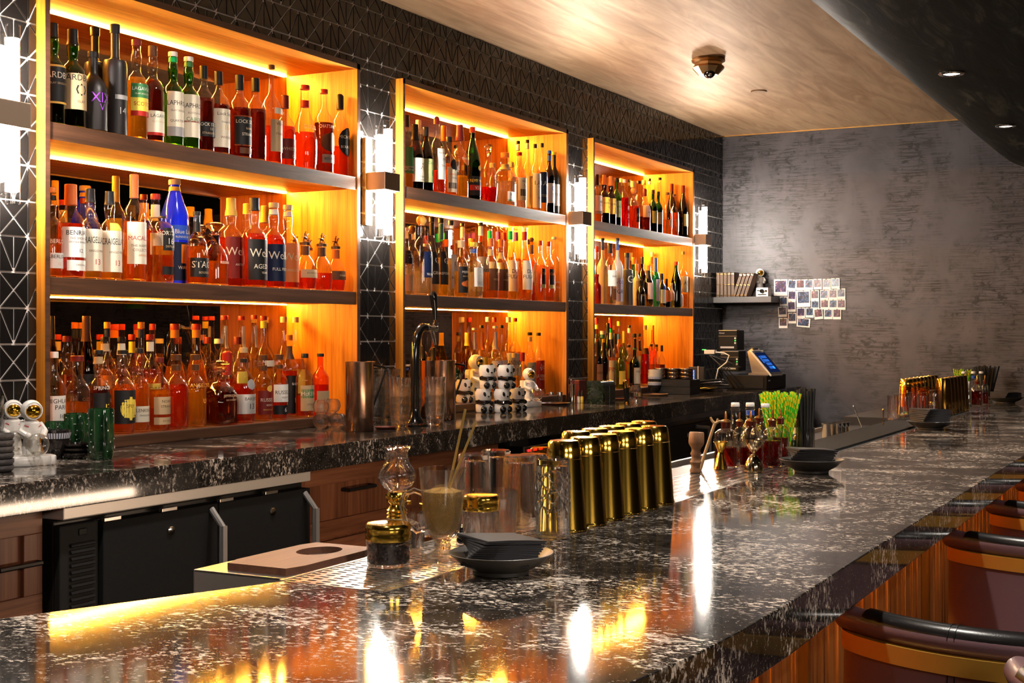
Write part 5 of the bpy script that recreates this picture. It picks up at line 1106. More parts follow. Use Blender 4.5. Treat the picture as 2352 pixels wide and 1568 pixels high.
# point of sale: drawer, two printers, touchscreen, router
X0 = 7.80
def at(u, v, X): y, t = onX(u, X); return (X, y, zat(v, t)), t
(pa, t) = at(1761, 893, X0); zdr = ZC + .0006
y1 = onX(1668, X0)[0]; y0 = pa[1]
a = thing('cash_drawer', 'black cash drawer under the touchscreen with a small white label', 'cash drawer', (X0, y0, zdr)); s = MB(); s.box(0, .40, 0, y1 - y0, 0, .085); ob('drawer_body', s, m_text, a, bevel=.004); s = MB(); s.box(.03, .07, -.001, 0, .05, .058); ob('white_label', s, m_wht, a, smooth=False); s = MB(); s.box(-.003, 0, .02, y1 - y0 - .02, .01, .075); ob('drawer_face', s, m_matte, a, bevel=.001)
m_grn = emis('green_led', (.05, 1, .05), 4); m_blu = emis('blue_led', (.05, .1, 1), 5)
m_pos = pm('black_plastic', (.006, .006, .006), .6, spec=.25)
def printer(lb, u0, u1, v0, v1, X):
    ya_ = onX(u1, X)[0]; yb_, t = onX(u0, X); z0 = zat(v1, t); z1 = zat(v0, t); w = yb_ - ya_; h = z1 - z0
    a = thing('receipt_printer', lb, 'printer', (X, ya_, z0), group='black receipt printers'); s = MB(); s.box(0, .14, 0, w, 0, h); ob('printer_body', s, m_pos, a, bevel=.004)
    s = MB(); s.box(-.001, 0, .002, w - .002, h - .003, h); s.box(-.001, 0, .002, w - .002, h * .70, h * .71); ob('seam', s, m_steel, a, smooth=False)
    text_flat('lettering', 'Citizen' if False else 'Clover', .009, m_wht, a, (-.0012, w * .80, h * .86), (R_(90), 0, R_(-90)))
    s = MB(); s.box(-.0012, 0, w * .16, w * .88, h * .10, h * .19); ob('white_strip', s, m_wht, a, smooth=False)
    for zz in (.60, .36):
        s = MB(); s.m = Matrix.Translation((-.0005, w * .10, h * zz)) @ Matrix.Rotation(R_(-90), 4, 'Y'); s.cyl((0, 0, 0), .006, .002, 12); ob('button', s, m_wht, a)
    s = MB(); s.bx((-.001, w * .10, h * .48), (.002, .006, .006)); ob('status_light', s, m_grn, a, smooth=False)
    return a
printer('black receipt printer on top of the other printer, below the wall shelf', 1649.5, 1693, 758, 804, 7.95); printer('black receipt printer underneath the other printer', 1654, 1697, 806, 852, 7.93)
# touchscreen, leaning back
(sa, t) = at(1722, 791, X0 + .10)
a = thing('touchscreen', 'white edged touchscreen till showing a blue key pad', 'touchscreen', (7.93, onX(1786, 7.93)[0], zdr + .086), rot=(0, 0, R_(84)))
fr_ = Matrix.Rotation(R_(-28), 4, 'X') if False else Matrix.Identity(4)
s = MB(); L_ = .19; q = [(-.0, .13, .03), (.012, .13, .03)]
mt4 = Matrix.Rotation(R_(42), 4, 'Y')
def scr(bx_): 
    s = MB(); s.m = mt4; s.box(*bx_); return s
ob('screen_frame', scr((0, .012, -.09, .09, 0, .20)), m_wht, a, bevel=.004)
ob('screen_bezel', scr((-.002, 0, -.085, .085, .008, .192)), m_blkg, a, smooth=False)
sc_ = ob('screen', scr((-.003, -.002, -.075, .075, .022, .178)), emis('screen_navy', (.004, .008, .035), 1.0), a, smooth=False)
m_key = emis('screen_key', (.02, .10, .42), 1.0)
for i in range(4):
    for j in range(3): ob('screen_key', scr((-.0045, -.003, .012 - j * .026, .034 - j * .026, .132 - i * .028, .152 - i * .028)), m_key if (i, j) != (3, 2) else emis('screen_key_light', (.03, .25, .9), 1.2), sc_, smooth=False)
ob('screen_key', scr((-.0045, -.003, .045, .062, .095, .15)), m_key, sc_, smooth=False)
s = MB(); s.prism([(.02, -.06), (.15, -.06), (.15, .09), (.02, .09)], 0, .012); s.m = None; s.loft([[(.03, yy, .01), (.14, yy, .01), (.17, yy, .14), (.14, yy, .16)] for yy in (-.04, .06)]); ob('stand', s, m_steel, a, smooth=False)
s = MB(); s.m = mt4; s.bx((.005, .02, .212), (.03, .07, .018)); ob('camera_bar', s, m_blk, a, bevel=.003)
(ra, t) = at(1600, 840, 7.5)
a = thing('router', 'black router with a blue light beside the right niche', 'router', (ra[0], ra[1], ZC + .0006)); s = MB(); s.box(0, .03, -.045, .05, 0, .14); ob('router_body', s, m_blk, a, bevel=.003); s = MB(); s.box(-.001, 0, .015, .025, .06, .12); ob('blue_light', s, m_blu, a, smooth=False); s = MB(); s.box(-.004, .0, -.012, -.008, .0, .145); ob('white_edge', s, m_wht, a, smooth=False)
(ca, t) = at(1630, 808, 7.62)
a = thing('charger_plug', 'white charger plug with green light and a white cable', 'charger', (ca[0], ca[1], ca[2])); s = MB(); s.box(-.015, .03, -.035, .03, -.012, .012); ob('plug', s, m_wht, a, bevel=.003); s = MB(); s.bx((.0, .035, .013), (.01, .02, .004)); ob('green_light', s, m_grn, a, smooth=False)
s = MB(); zz = ca[2] - ZC - .03; s.tube([(0, -.03, 0), (0, -.09, -.005), (.0, -.12, -.02), (0, -.105, -.06), (-.02, -.06, -.10), (-.03, -.04, -zz)], .004, 6); ob('cable', s, m_wht, a)
s = MB()
for j in range(7):
    y_ = random.uniform(-.2, .02); s.tube([(.05, .02, -.02), (random.uniform(.0, .1), y_, -.05 - .01 * j), (.02, -.1 + .02 * j, -.10), (.05, -.2 + .03 * j, -zz - .02)], .0035, 5)
ob('black_cables', s, m_blk, a)
# ---------------------------------------------------------------- things on the bar top
def bpos(u, v, z=ZB): x, y, t = onZ(u, v, z); return (x, y, z + .0012), t
def jar(name, label, u, v, w, htot, lid_h, fillmat, fr, fname):
    (p, t) = bpos(u, v); r = w / 2 * t / FP; h = htot * t / FP; lh = lid_h * t / FP; g = h - lh
    a = thing(name, label, 'jar', p, R_(-40))
    s = MB(); s.lathe([(0, 0), (r * .88, 0), (r * .93, .003), (r * .95, g * .80), (r * .99, g * .90), (r * .93, g * .97), (r * .93, g), (r * .88, g), (r * .88, g * .95), (r * .90, g * .8), (r * .88, .006), (0, .005)], 32); ob('jar_body', s, m_glass, a)
    s = MB(); s.lathe([(r * .94, g - .002), (r * .99, g), (r * 1.0, g + lh * .35), (r * .97, g + lh * .5), (r * 1.0, g + lh * .65), (r * .98, g + lh * .9), (r * .92, h), (r * .8, h - .0008), (0, h - .0015)], 36); ob('gold_lid', s, m_gold, a)
    s = MB(); z = .006; rr = r * .86
    n = int(150 * fr)
    for i in range(n):
        q = random.uniform(0, 6.28); k = rr * math.sqrt(random.uniform(.45, 1)) * .96; s.sph((k * cos(q), k * sin(q), z + .003 + (g * fr - .006) * i / n), random.uniform(.0028, .0042), 6, 4, (1, random.uniform(.7, 1.2), random.uniform(.7, 1.2)))
    s.lathe([(0, z), (rr * .82, z), (rr * .82, g * fr), (0, g * fr)], 20); setp(ob(fname, s, fillmat, a), kind='stuff'); return a, p, t
jar('spice_jar', 'small jar of dark brown berries with gold lid, nearest on the bar top', 892, 1300, 106, 98, 37, pm('dark_berries', (.022, .008, .004), .5), .86, 'berries')
# oil lamp
(p, t) = bpos(912, 1272); k = t / FP
zz = lambda v: (1272 - v) * k
a = thing('oil_lamp', 'small oil lamp with fluted clear chimney and brass burner', 'oil lamp', p)
s = MB(); s.lathe([(0, 0), (50 * k, 0), (54 * k, 4 * k), (50 * k, zz(1240)), (56 * k, zz(1215)), (52 * k, zz(1203)), (30 * k, zz(1193)), (20 * k, zz(1190)), (0, zz(1190))], 40, wob=lambda q, z: 1 + .025 * cos(20 * q)); ob('oil_font', s, m_glass, a)
s = MB(); s.lathe([(22 * k, zz(1192)), (24 * k, zz(1188)), (21 * k, zz(1184)), (24 * k, zz(1180)), (21 * k, zz(1176)), (24 * k, zz(1172)), (20 * k, zz(1168)), (16 * k, zz(1160)), (23 * k, zz(1152)), (25 * k, zz(1140)), (22 * k, zz(1130)), (0, zz(1130))], 32); br_ = ob('burner', s, m_gold, a)
s = MB()
for i in range(14):
    q = 2 * pi * i / 14; s.sph((24.5 * k * cos(q), 24.5 * k * sin(q), zz(1140)), 3.2 * k, 6, 4, (.5, 1, 1.6))
s.tube([(20 * k, 0, zz(1160)), (44 * k, -4 * k, zz(1160))], 2 * k, 6); s.cyl((44 * k, -4 * k, zz(1164)), 6 * k, 8 * k, 12); ob('gallery', s, m_gold, br_)
pr_ = [(22, 1131), (24, 1125), (33, 1118), (42, 1105), (44, 1096), (40, 1080), (30, 1065), (25, 1050), (25, 1040), (30, 1030), (34, 1026)]
s = MB(); P2 = [(r * k, zz(v)) for r, v in pr_]; s.lathe(P2 + [(r - .0016, z) for r, z in reversed(P2)] + [P2[0]], 36, wob=lambda q, z: 1 + (.05 * cos(9 * q) if z > zz(1034) else 0)); ob('chimney', s, m_glass, a)
# irish coffee mug with sugar and two sticks
(p, t) = bpos(1017, 1287); k = t / FP; zz = lambda v: (1287 - v) * k
a = thing('glass_mug', 'footed glass mug of brown sugar with two bamboo sticks behind the napkins', 'mug', p, R_(0))
po = [(0, 0), (50, 0), (52, 3), (48, 8), (24, 18), (17, 26), (20, 34), (16, 40), (20, 46), (30, 56), (40, 72), (45, 100), (50, 150), (55, 211)]
s = MB(); A_ = [(r * k, z * k) for r, z in po]; s.lathe(A_ + [(53 * k, 211 * k), (47.5 * k, 150 * k), (42.5 * k, 100 * k), (37 * k, 74 * k), (26 * k, 60 * k), (0, 57 * k)], 36); ob('glass_body', s, m_glass, a)
s = MB(); s.lathe([(0, 58 * k), (25 * k, 61 * k), (36 * k, 74 * k), (41.5 * k, 100 * k), (45 * k, 148 * k), (43 * k, 158 * k), (26 * k, 163 * k), (0, 168 * k)], 26); ob('brown_sugar', s, pm('brown_sugar', (.52, .28, .055), .9, bump=1.5, bscale=500), a)
d_ = (-_s, _c)   # screen-left direction on the ground
s = MB(); hp = [(46, 152), (66, 160), (88, 150), (94, 120), (84, 84), (60, 66), (40, 72)]; s.tube([(r * k * d_[0], r * k * d_[1], z * k) for r, z in hp], 6.5 * k, 10); ob('handle', s, m_glass, a)
for i, (ut, vt, ub) in enumerate(((1069, 941, 1030), (1093, 971, 1031))):
    b_ = thing('bamboo_stick', 'thin golden stick standing in the sugar mug, %s of two' % ('left, taller', 'right, shorter')[i], 'stick', (0, 0, 0), group='sticks in the sugar mug')
    q0 = (p[0] + (ub - 1017) * k * -d_[0], p[1] + (ub - 1017) * k * -d_[1], p[2] + zz(1125)); q1 = (p[0] + (ut - 1017) * k * -d_[0], p[1] + (ut - 1017) * k * -d_[1], p[2] + zz(vt))
    b_.location = q0; s = MB(); s.tube([(0, 0, 0), tuple(q1[j] - q0[j] for j in range(3))], 3 * k, 8); ob('stick_body', s, pm('straw_gold', (.55, .33, .07), .4), b_)
(p, t) = bpos(985, 1232); a = thing('salt_jar', 'small clear jar of salt with gold lid behind the glass mug', 'jar', p); s = MB(); s.lathe([(0, 0), (.017, 0), (.017, .05), (.0155, .05), (.0155, .004), (0, .004)], 18); ob('jar_body', s, m_glass, a); s = MB(); s.cyl((0, 0, .005), .0145, .034, 14); ob('salt', s, m_white, a); s = MB(); s.cyl((0, 0, .05), .0185, .012, 20); ob('gold_lid', s, m_gold, a)
(p, t) = bpos(957, 1262); a = thing('cut_glass', 'short cut glass with engraved leaves beside the oil lamp', 'glass', p); s = MB(); s.lathe([(0, 0), (.013, 0), (.014, .03), (.018, .065), (.017, .065), (.0125, .03), (.010, .006), (0, .006)], 22, wob=lambda q, z: 1 + .03 * cos(11 * q)); ob('glass_body', s, m_glass, a)
jar('cherry_jar', 'clear jar with gold lid in front of the inverted tumblers', 1104, 1262, 86, 124, 32, pm('dark_cherry', (.06, .004, .006), .15, coat=.5), .30, 'cherries')
def tumbler(name, label, u, v, wt, wb, h, inv, group=None, mat=None, fl=0, cut=False):
    (p, t) = bpos(u, v); k = t / FP; r0, r1, H = wb / 2 * k, wt / 2 * k, h * k; mat = mat or m_glass
    a = thing(name, label, 'glass', p, random.uniform(0, 1), group)
    w = .0022
    if inv: pr_ = [(r0, 0), (r1, H - .003), (r1 - .003, H), (0, H), (0, H - .014), (r1 - w - .002, H - .015), (r1 - w - .001, H - .022), (r0 - w, 0), (r0, 0)]
    else: pr_ = [(0, 0), (r0 - .002, 0), (r0, .003), (r1, H), (r1 - w * .7, H), (r0 - w, .010), (0, .009)]
    if cut: mat = glass('crystal', (1, 1, 1), 1.52, clear=.08)
    s = MB(); s.lathe(pr_, 36 if not fl else fl * 4, wob=(lambda q, z: 1 + .012 * cos(fl * q)) if fl else None); g = ob('glass_body', s, mat if not name.startswith('far_') or mat is m_amb else m_clear, a)
    if cut:
        s = MB(); n = 9
        for sg in (-1, 1):
            for i in range(n):
                pts = []
                for j in range(9):
                    f = j / 8; z = H * (.30 + .52 * f); rr = r0 + (r1 - r0) * (z / H) + .0004; q = 2 * pi * (i / n + sg * f * 2 / n); pts.append((rr * cos(q), rr * sin(q), z))
                s.tube(pts, .0017, 5)
        for i in range(n * 2):
            q = pi * i / n; rr = r0 + .0003; s.tube([(rr * cos(q), rr * sin(q), .004), ((r0 + (r1 - r0) * .26) * cos(q), (r0 + (r1 - r0) * .26) * sin(q), H * .26)], .0009, 4)
        ob('diamond_cuts', s, mat, g)
    return a, p, t
tumbler('highball_glass', 'inverted clear highball glass behind the glass mug, left of three', 1087, 1207, 70, 84, 165, True, 'inverted highball glasses')
tumbler('highball_glass', 'inverted clear highball glass at the back, middle of three', 1139, 1192, 68, 82, 158, True, 'inverted highball glasses')
tumbler('highball_glass', 'inverted clear highball glass right of the cherry jar, right of three', 1194, 1214, 76, 92, 168, True, 'inverted highball glasses')
tumbler('low_tumbler', 'upright ribbed low tumbler behind the jar with gold lid', 1136, 1236, 104, 96, 110, False, fl=18)
tumbler('low_tumbler', 'small upright tumbler rim just right of the glass mug', 1076, 1222, 62, 58, 90, False)
tumbler('crystal_glass', 'inverted diamond cut crystal glass in front of the gold tins', 1270, 1234, 76, 78, 182, True, 'inverted crystal glasses', cut=True)
tumbler('crystal_glass', 'inverted diamond cut crystal glass seen behind the right highball glass', 1224, 1195, 64, 68, 152, True, 'inverted crystal glasses', cut=True)
m_amb = thin('amber_glass', (.95, .62, .16))
for i, (u, v) in enumerate(((1244, 1178),)): tumbler('amber_tumbler', 'inverted amber tinted tumbler behind the crystal glass near the tins', u, v, 52, 56, 150, True, 'amber tumblers', mat=m_amb)
(p, t) = bpos(1070, 1252); k = t / FP; a = thing('grape_cluster', 'glossy black bead cluster between the glass mug and the napkins', 'ornament', p)
for i in range(16):
    s = MB(); q = random.uniform(0, 6.28); zz_ = (i // 5) * 13 * k; rr = (16 - (i // 5) * 4) * k; s.sph((rr * cos(q + i * 1.3), rr * sin(q + i * 1.3), 10 * k + zz_), 9.5 * k, 10, 7); ob('bead', s, m_pk, a)
# plates with napkins
m_plate = pm('dark_stoneware', (.060, .054, .048), .34)
m_nap = pm('black_paper', (.030, .028, .031), .75, spec=.3)
def plate(lb, u, v, w, hpx):
    (p, t) = bpos(u, v); k = t / FP; R = w / 2 * k; H = hpx * k; a = thing('napkin_plate', 'dark stoneware plate ' + lb, 'plate', p, 0, 'plates with black napkins')
    s = MB(); s.lathe([(0, .002), (R * .45, .002), (R * .46, 0), (R * .52, 0), (R * .53, .006), (R * .78, H * .5), (R * .97, H * .93), (R, H), (R * .985, H * 1.02), (R * .78, H * .62), (R * .5, .011), (0, .010)], 44); ob('plate_body', s, m_plate, a); return p, t, R, H
def napkins(lb, p, R, H, n, rz, fan=.055, tilt=0, tk=.034, hb=.52):
    L = R * .62
    for i in range(n):
        a = thing('paper_napkin', 'black paper napkin, %s from bottom of the stack %s' % (ordw(i + 1), lb), 'napkin', (p[0], p[1], p[2] + H * hb + i * R * tk * 1.18), rot=(R_(random.uniform(-1, 1)), R_(-tilt + i * .35), rz + fan * (i - n / 2)), group='napkins ' + lb)
        s = MB(); th = R * tk; q = []
        for xx in (-1, -.3, .3, 1): q.append([(xx * L, -L, 0), (xx * L, L * .97, 0), (xx * L, L, th * .5), (xx * L, L * .97, th), (xx * L, -L, th * (.9 + .5 * (1 - xx * xx)))])
        s.loft(q); ob('folded_sheet', s, m_nap, a, smooth=False)
p, t, R, H = plate('nearest on the bar, in front of the crystal glass', 1151, 1317, 244, 48); napkins('on the nearest plate', p, R, H, 12, R_(-52), .07)
p, t, R, H = plate('beside the bitters bottles, middle of the bar', 1864, 1085, 148, 30); napkins('on the plate beside the bitters', p, R, H, 8, R_(-70), .09, 0, .050, .66)
p, t, R, H = plate('in front of the far gold tins', 2136, 985.5, 106, 18); napkins('on the plate before the far tins', p, R, H, 9, R_(-45), .05, 0, .062, .66)
p, t, R, H = plate('farthest along the bar at the right edge', 2310, 925.5, 78, 13); napkins('on the farthest plate', p, R, H, 6, R_(-35), .05, 0, .06, .66)
# gold shaker tins
tin0 = thing('shaker_tin', 'x', 'shaker tin', (0, 0, -5), group='inverted gold shaker tins')
r0, r1, H = .046, .031, .176
s = MB(); s.lathe([(r0, 0), (r0 + .0012, .003), (r0 - .0006, .006), (r1 + .0042, H - .036), (r1 + .0036, H - .035), (r1 + .0030, H - .022), (r1 + .0005, H - .006), (r1 - .003, H - .0005), (r1 - .006, H), (0, H - .0008), (0, H - .004), (r1 - .003, H - .005), (r0 - .0015, 0), (r0, 0)], 40); ob('tin_body', s, m_gold, tin0)
s = MB(); s.lathe([(r1 + .0044, H - .0365), (r1 + .0052, H - .036), (r1 + .0044, H - .0355)], 40); ob('groove_ring', s, m_brass, tin0, fix=False)
ft = True
rowp = [(1296, 1217), (1350, 1203), (1384, 1187), (1417, 1176), (1461, 1165), (1507, 1156)]
for rr in range(2):
    for i in range(6 - rr):
        q = (2.395 + .0955 * (i + (0, 2.5)[rr]), 1.146 + (0, .084)[rr], ZB + .0012); lb = 'inverted gold shaker tin, %s from the near end of the %s row' % (ordw(i + 1), ('front', 'back')[rr])
        if ft: tin0.location = q; tin0['label'] = lb; ft = False
        else: dup(tin0, q, i * .7, lb)
# far tins
for i in range(8):
    dup(tin0, (6.76 + i * .096, 1.368, ZB - .0085), i, 'inverted gold shaker tin at the far end, %s from left in the back group' % ordw(i + 1))
m_dg = pm('dark_gold', (.28, .15, .03), .14, 1)
dt0 = thing('dark_tin', 'inverted dark gold shaker tin at the far end, first along the bar', 'shaker tin', (6.60, 1.165, ZB + .0012), group='dark gold shaker tins')
s = MB(); s.lathe([(.043, 0), (.044, .003), (.033, .165), (.031, .176), (0, .176)], 28); ob('tin_body', s, m_dg, dt0)
for i in range(1, 6): dup(dt0, (6.60 + i * .094, 1.165, ZB + .0012), i, 'inverted dark gold shaker tin at the far end, %s along the bar' % ordw(i + 1))
# jiggers
def jigger(lb, u, v, prof, mat, k_=None):
    (p, t) = bpos(u, v); k = k_ or t / FP; a = thing('jigger', lb, 'jigger', p, group='gold jiggers'); s = MB(); s.lathe([(r * k, z * k) for r, z in prof], 28); ob('jigger_body', s, mat, a); return a
jigger('slim gold double cone jigger in front of the red bitters', 1655, 1078, [(15, 0), (16.5, 1), (7, 37), (6, 39), (7, 42), (14, 61), (17, 63), (16, 63.5), (13, 61), (5, 43), (0, 42)], m_gold)
jigger('round bellied gold jigger in front of the bitters bottles', 1731, 1085, [(20, 0), (22, 2), (22, 14), (18, 26), (8, 38), (4, 41), (4, 45), (9, 50), (16, 58), (20, 68), (20, 76), (18.5, 76), (14, 62), (0, 52)], pm('pale_gold', (.75, .60, .38), .12, 1))
jigger('tall silver jigger at the far end before the red bitters', 2225, 934, [(6.5, 0), (7, 1), (3, 22), (2.2, 38), (3, 42), (7.5, 57), (8, 58), (6.5, 57), (2, 43), (0, 42)], m_chrome); jigger('tall silver jigger at the far end beside the dark tins', 2199, 928, [(6.5, 0), (7, 1), (3, 20), (2.2, 34), (3, 38), (7.5, 52), (8, 53), (6.5, 52), (0, 38)], m_chrome)
# bitters bottles
m_cop = pm('copper_gold', (.85, .45, .14), .16, 1); m_stop = pm('red_stopper', (.10, .012, .005), .15, coat=.5)
def bitters(lb, u, v, vt, w, fill, shape='cyl', fl=0, liq='D', grp='bitters bottles'):
    (p, t) = bpos(u, v); k = t / FP; H = (v - vt) * k; r = w / 2 * k; a = thing('bitters_bottle', lb, 'bottle', p, 0, grp); wob = (lambda q, z: 1 + .022 * abs(cos(fl * q / 2)) - .01) if fl else None
    b0 = {'cyl': [(.92, 0), (1, .02), (1, .55), (.93, .62), (.6, .67), (.42, .69), (.42, .73)], 'dom': [(.92, 0), (1, .02), (1, .40), (.93, .52), (.72, .62), (.45, .68), (.42, .73)], 'sqQ': [(.95, 0), (1, .02), (1, .5), (.85, .6), (.5, .66), (.45, .72)]}[shape]
    sq = 6 if shape.endswith('Q') else 0
    s = MB(); s.lathe([(0, 0)] + [(q * r, z * H) for q, z in b0], 60 if fl else 26, sq, wob=wob); ob('glass_body', s, thin('bitters_glass', (.95, .93, .90), strength=1.2), a)
    ins = [(0, .03 * H), (.9 * r, .03 * H), (.9 * r, min(fill, .55) * H)]; 
    if fill > .4 and shape == 'dom': ins = [(0, .03 * H), (.9 * r, .03 * H), (.9 * r, .38 * H), (.86 * r, fill * H)]
    s = MB(); s.lathe(ins + [(0, fill * H)], 28, sq, wob=wob); ob('liquid', s, LQ[liq], a)
    s = MB(); s.lathe([(r * .36, .70 * H), (r * .40, .75 * H), (r * .46, .81 * H), (0, .82 * H)], 18); st = ob('stopper', s, m_stop, a)
    s = MB(); s.lathe([(r * .47, .81 * H), (r * .49, .82 * H), (r * .34, .845 * H), (r * .13, .86 * H), (r * .10, .95 * H), (r * .07, 1.0 * H), (0, H)], 16); ob('dasher_cap', s, m_cop, st)
    if fl and shape == 'cyl' and w > 48:
        s = MB()
        for i in range(9):
            for kk in (1, .66, .34):
                qc = 2 * pi * i / 9; s.tube([(r * 1.012 * cos(qc + .30 * kk * cos(e)), r * 1.012 * sin(qc + .30 * kk * cos(e)), .40 * H + .10 * kk * H * sin(e)) for e in [pi * j / 6 for j in range(7)]], .0009, 4)
        ob('engraving', s, thin('bitters_glass', (1, 1, 1)), a)
bitters('round bitters bottle with engraved arches and red liquid, leftmost of the group', 1667, 1074, 945, 54, .36, 'cyl', 18)
bitters('ribbed round shouldered bitters bottle behind the bellied jigger', 1725, 1071, 944, 54, .34, 'dom', 26)
bitters('straight ribbed bitters bottle with dark red liquid beside the plate', 1774, 1073, 941, 43, .46, 'cyl', 30)
bitters('bitters bottle half hidden behind the first two, second from left', 1699, 1060, 947, 36, .2, 'dom')
bitters('bitters bottle with engraved shoulders standing behind the jigger', 1744, 1058, 938, 44, .3, 'dom', 16)
bitters('bitters bottle with dark red liquid at the right, behind the ribbed bottle', 1793, 1056, 940, 38, .44, 'cyl')
bitters('square red bitters bottle with gold dasher at the far end', 2244, 932, 862, 25, .5, 'sqQ'); bitters('clear necked bitters bottle at the far end, left of the square one', 2216, 931, 860, 20, .36, 'dom'); bitters('dark red bitters bottle at the far end, right of the square one', 2262, 929, 862, 17, .4, 'cyl'); bitters('short bitters bottle beside the far gold tins', 2189, 925, 864, 15, .4, 'cyl')
def capbottle(lb, u, v, vt, w, band):
    (p, t) = bpos(u, v); k = t / FP; H = (v - vt) * k; r = w / 2 * k; a = thing('mixer_bottle', lb, 'bottle', p, 0, 'clear bottles with white caps')
    s = MB(); s.lathe([(0, 0), (r * .9, 0), (r, .004), (r, H * .45), (r * .8, H * .56), (r * .48, H * .66), (r * .44, H * .86), (r * .54, H * .87), (r * .54, H * .89), (r * .44, H * .9), (r * .44, H * .94)], 22); ob('glass_body', s, m_clear, a)
    s = MB(); s.lathe([(0, .006), (r * .9, .006), (r * .9, H * .3), (0, H * .3)], 18); ob('liquid', s, LQ['n'], a)
    s = MB(); s.lathe([(r * .46, H * .925), (r * .48, H * .93), (r * .46, H * .99), (r * .42, H), (0, H)], 18, wob=lambda q, z: 1 + .02 * cos(16 * q)); ob('screw_cap', s, m_white, a)
    if band: s = MB(); s.lathe([(r * .46, H * .77), (r * .46, H * .85)], 18); ob('neck_band', s, cm(band), a, fix=False)
for lb, u, v, vt, w, b_ in (('clear bottle with white cap behind the bitters, leftmost of three', 1689, 1052, 925, 42, None), ('clear bottle with white cap and blue neck band behind the bitters', 1723, 1050, 925, 42, 'bl'), ('clear bottle with white cap before the green straws', 1758, 1050, 927, 42, None),
                           ('far clear bottle with white cap, leftmost of three', 2214, 922, 853, 22, None), ('far clear bottle with white cap and blue band', 2236, 922, 853, 22, 'bl'), ('far clear bottle with white cap before the black straws', 2254, 921, 853, 22, None)): capbottle(lb, u, v, vt, w, b_)
# straws
def straw_mat():
    m, n, l, b = nmat('checked_straw'); tc = n.new('ShaderNodeTexCoord'); sp = n.new('ShaderNodeSeparateXYZ'); l.new(tc.outputs['Object'], sp.inputs[0])
    at = mth(n, l, 'ARCTAN2', sp.outputs[1], sp.outputs[0]); tw = mth(n, l, 'ADD', mth(n, l, 'MULTIPLY', at, 2), mth(n, l, 'MULTIPLY', sp.outputs[2], 120)); f1 = mth(n, l, 'SINE', tw); f2 = mth(n, l, 'SINE', mth(n, l, 'MULTIPLY', sp.outputs[2], 200))
    f = mth(n, l, 'ADD', mth(n, l, 'MULTIPLY', mth(n, l, 'MULTIPLY', f1, f2), .5), .5); l.new(ramp(n, l, f, [(.47, (.012, .50, .012)), (.55, (.80, .58, .01))]).outputs[0], b.inputs['Base Color']); b.inputs['Roughness'].default_value = .4; return m
m_straw = straw_mat()
def straws(lb, name, u, v, H, R0, R1, n, r, mat, grp, gl_label, gh, gr, base_lift=.004):
    (p, t) = bpos(u, v)
    a = thing('straw_glass', gl_label, 'glass', p); s = MB(); s.lathe([(0, 0), (gr * .95, 0), (gr, .003), (gr, gh), (gr - .002, gh), (gr - .002, .006), (0, .006)], 28); ob('glass_body', s, m_glass, a)
    s = MB(); s.lathe([(r, 0), (r, H), (r * .8, H), (r * .8, 0), (r, 0)], 9); me = mesh(name, s, mat); pts = []
    for i in range(n):
        k = math.sqrt((i + .5) / n); q = i * 2.39996; pts.append((k * cos(q), k * sin(q)))
    pts.sort(key=lambda e: e[0] * _s - e[1] * _c)
    for i, (x, y) in enumerate(pts):
        b0 = Vector((x * R0, y * R0, .0065)); d = Vector((x * R1 - x * R0, y * R1 - y * R0, H)).normalized()
        o = bpy.data.objects.new(name, me); COL.objects.link(o); o.location = Vector(p) + b0 + Vector((0, 0, 0)); o.rotation_euler = Vector((0, 0, 1)).rotation_difference(d).to_euler(); o.scale = (1, 1, random.uniform(.97, 1.03)); setp(o, lb % ordw(i + 1), 'straw', grp)
straws('green and yellow checked paper straw, %s from left in the middle straw glass', 'paper_straw', 1790, 1040, .190, .029, .074, 40, .0043, m_straw, 'checked straws in the middle glass', 'glass full of green and yellow straws behind the bitters', .075, .036)
straws('black straw, %s from left in the tall glass right of the green straws', 'black_straw', 1850, 1040, .200, .0215, .032, 14, .0052, m_blk, 'black straws in the middle glass', 'clear tall glass holding black straws right of the green straws', .082, .030)
straws('green and yellow checked paper straw, %s from left at the far end', 'paper_straw', 2212, 915, .17, .022, .058, 22, .0042, m_straw, 'checked straws at the far end', 'glass of checked straws at the far end', .08, .030)
straws('black straw, %s from left at the far end of the bar', 'black_straw', 2266, 920, .195, .027, .080, 34, .0042, m_blk, 'black straws at the far end', 'glass of black straws at the far end of the bar', .09, .035)
(p, t) = bpos(1832, 1036); a = thing('tincture_bottle', 'black dropper bottle with white collar beside the black straws', 'bottle', p); k = t / FP
s = MB(); s.lathe([(0, 0), (10 * k, 0), (11 * k, 2 * k), (11 * k, 30 * k), (5 * k, 40 * k), (0, 40 * k)], 18); ob('bottle_body', s, m_blkg, a); s = MB(); s.lathe([(0, 40 * k), (10 * k, 40 * k), (10 * k, 53 * k), (0, 53 * k)], 18); ob('collar', s, m_wht, a); s = MB(); s.lathe([(5 * k, 53 * k), (5.5 * k, 66 * k), (3.5 * k, 73 * k), (0, 74 * k)], 12); ob('bulb', s, m_blk, a)
(p, t) = bpos(1822, 1038); a = thing('herb_jar', 'tiny clear jar of green herbs behind the plate', 'jar', p); s = MB(); s.lathe([(0, 0), (.011, 0), (.012, .042), (.011, .044), (.0105, .004), (0, .004)], 16); ob('jar_body', s, m_clear, a); s = MB(); s.cyl((0, 0, .005), .0095, .034, 14); ob('herbs', s, pm('herbs', (.06, .08, .02), .8, bump=1, bscale=300), a)
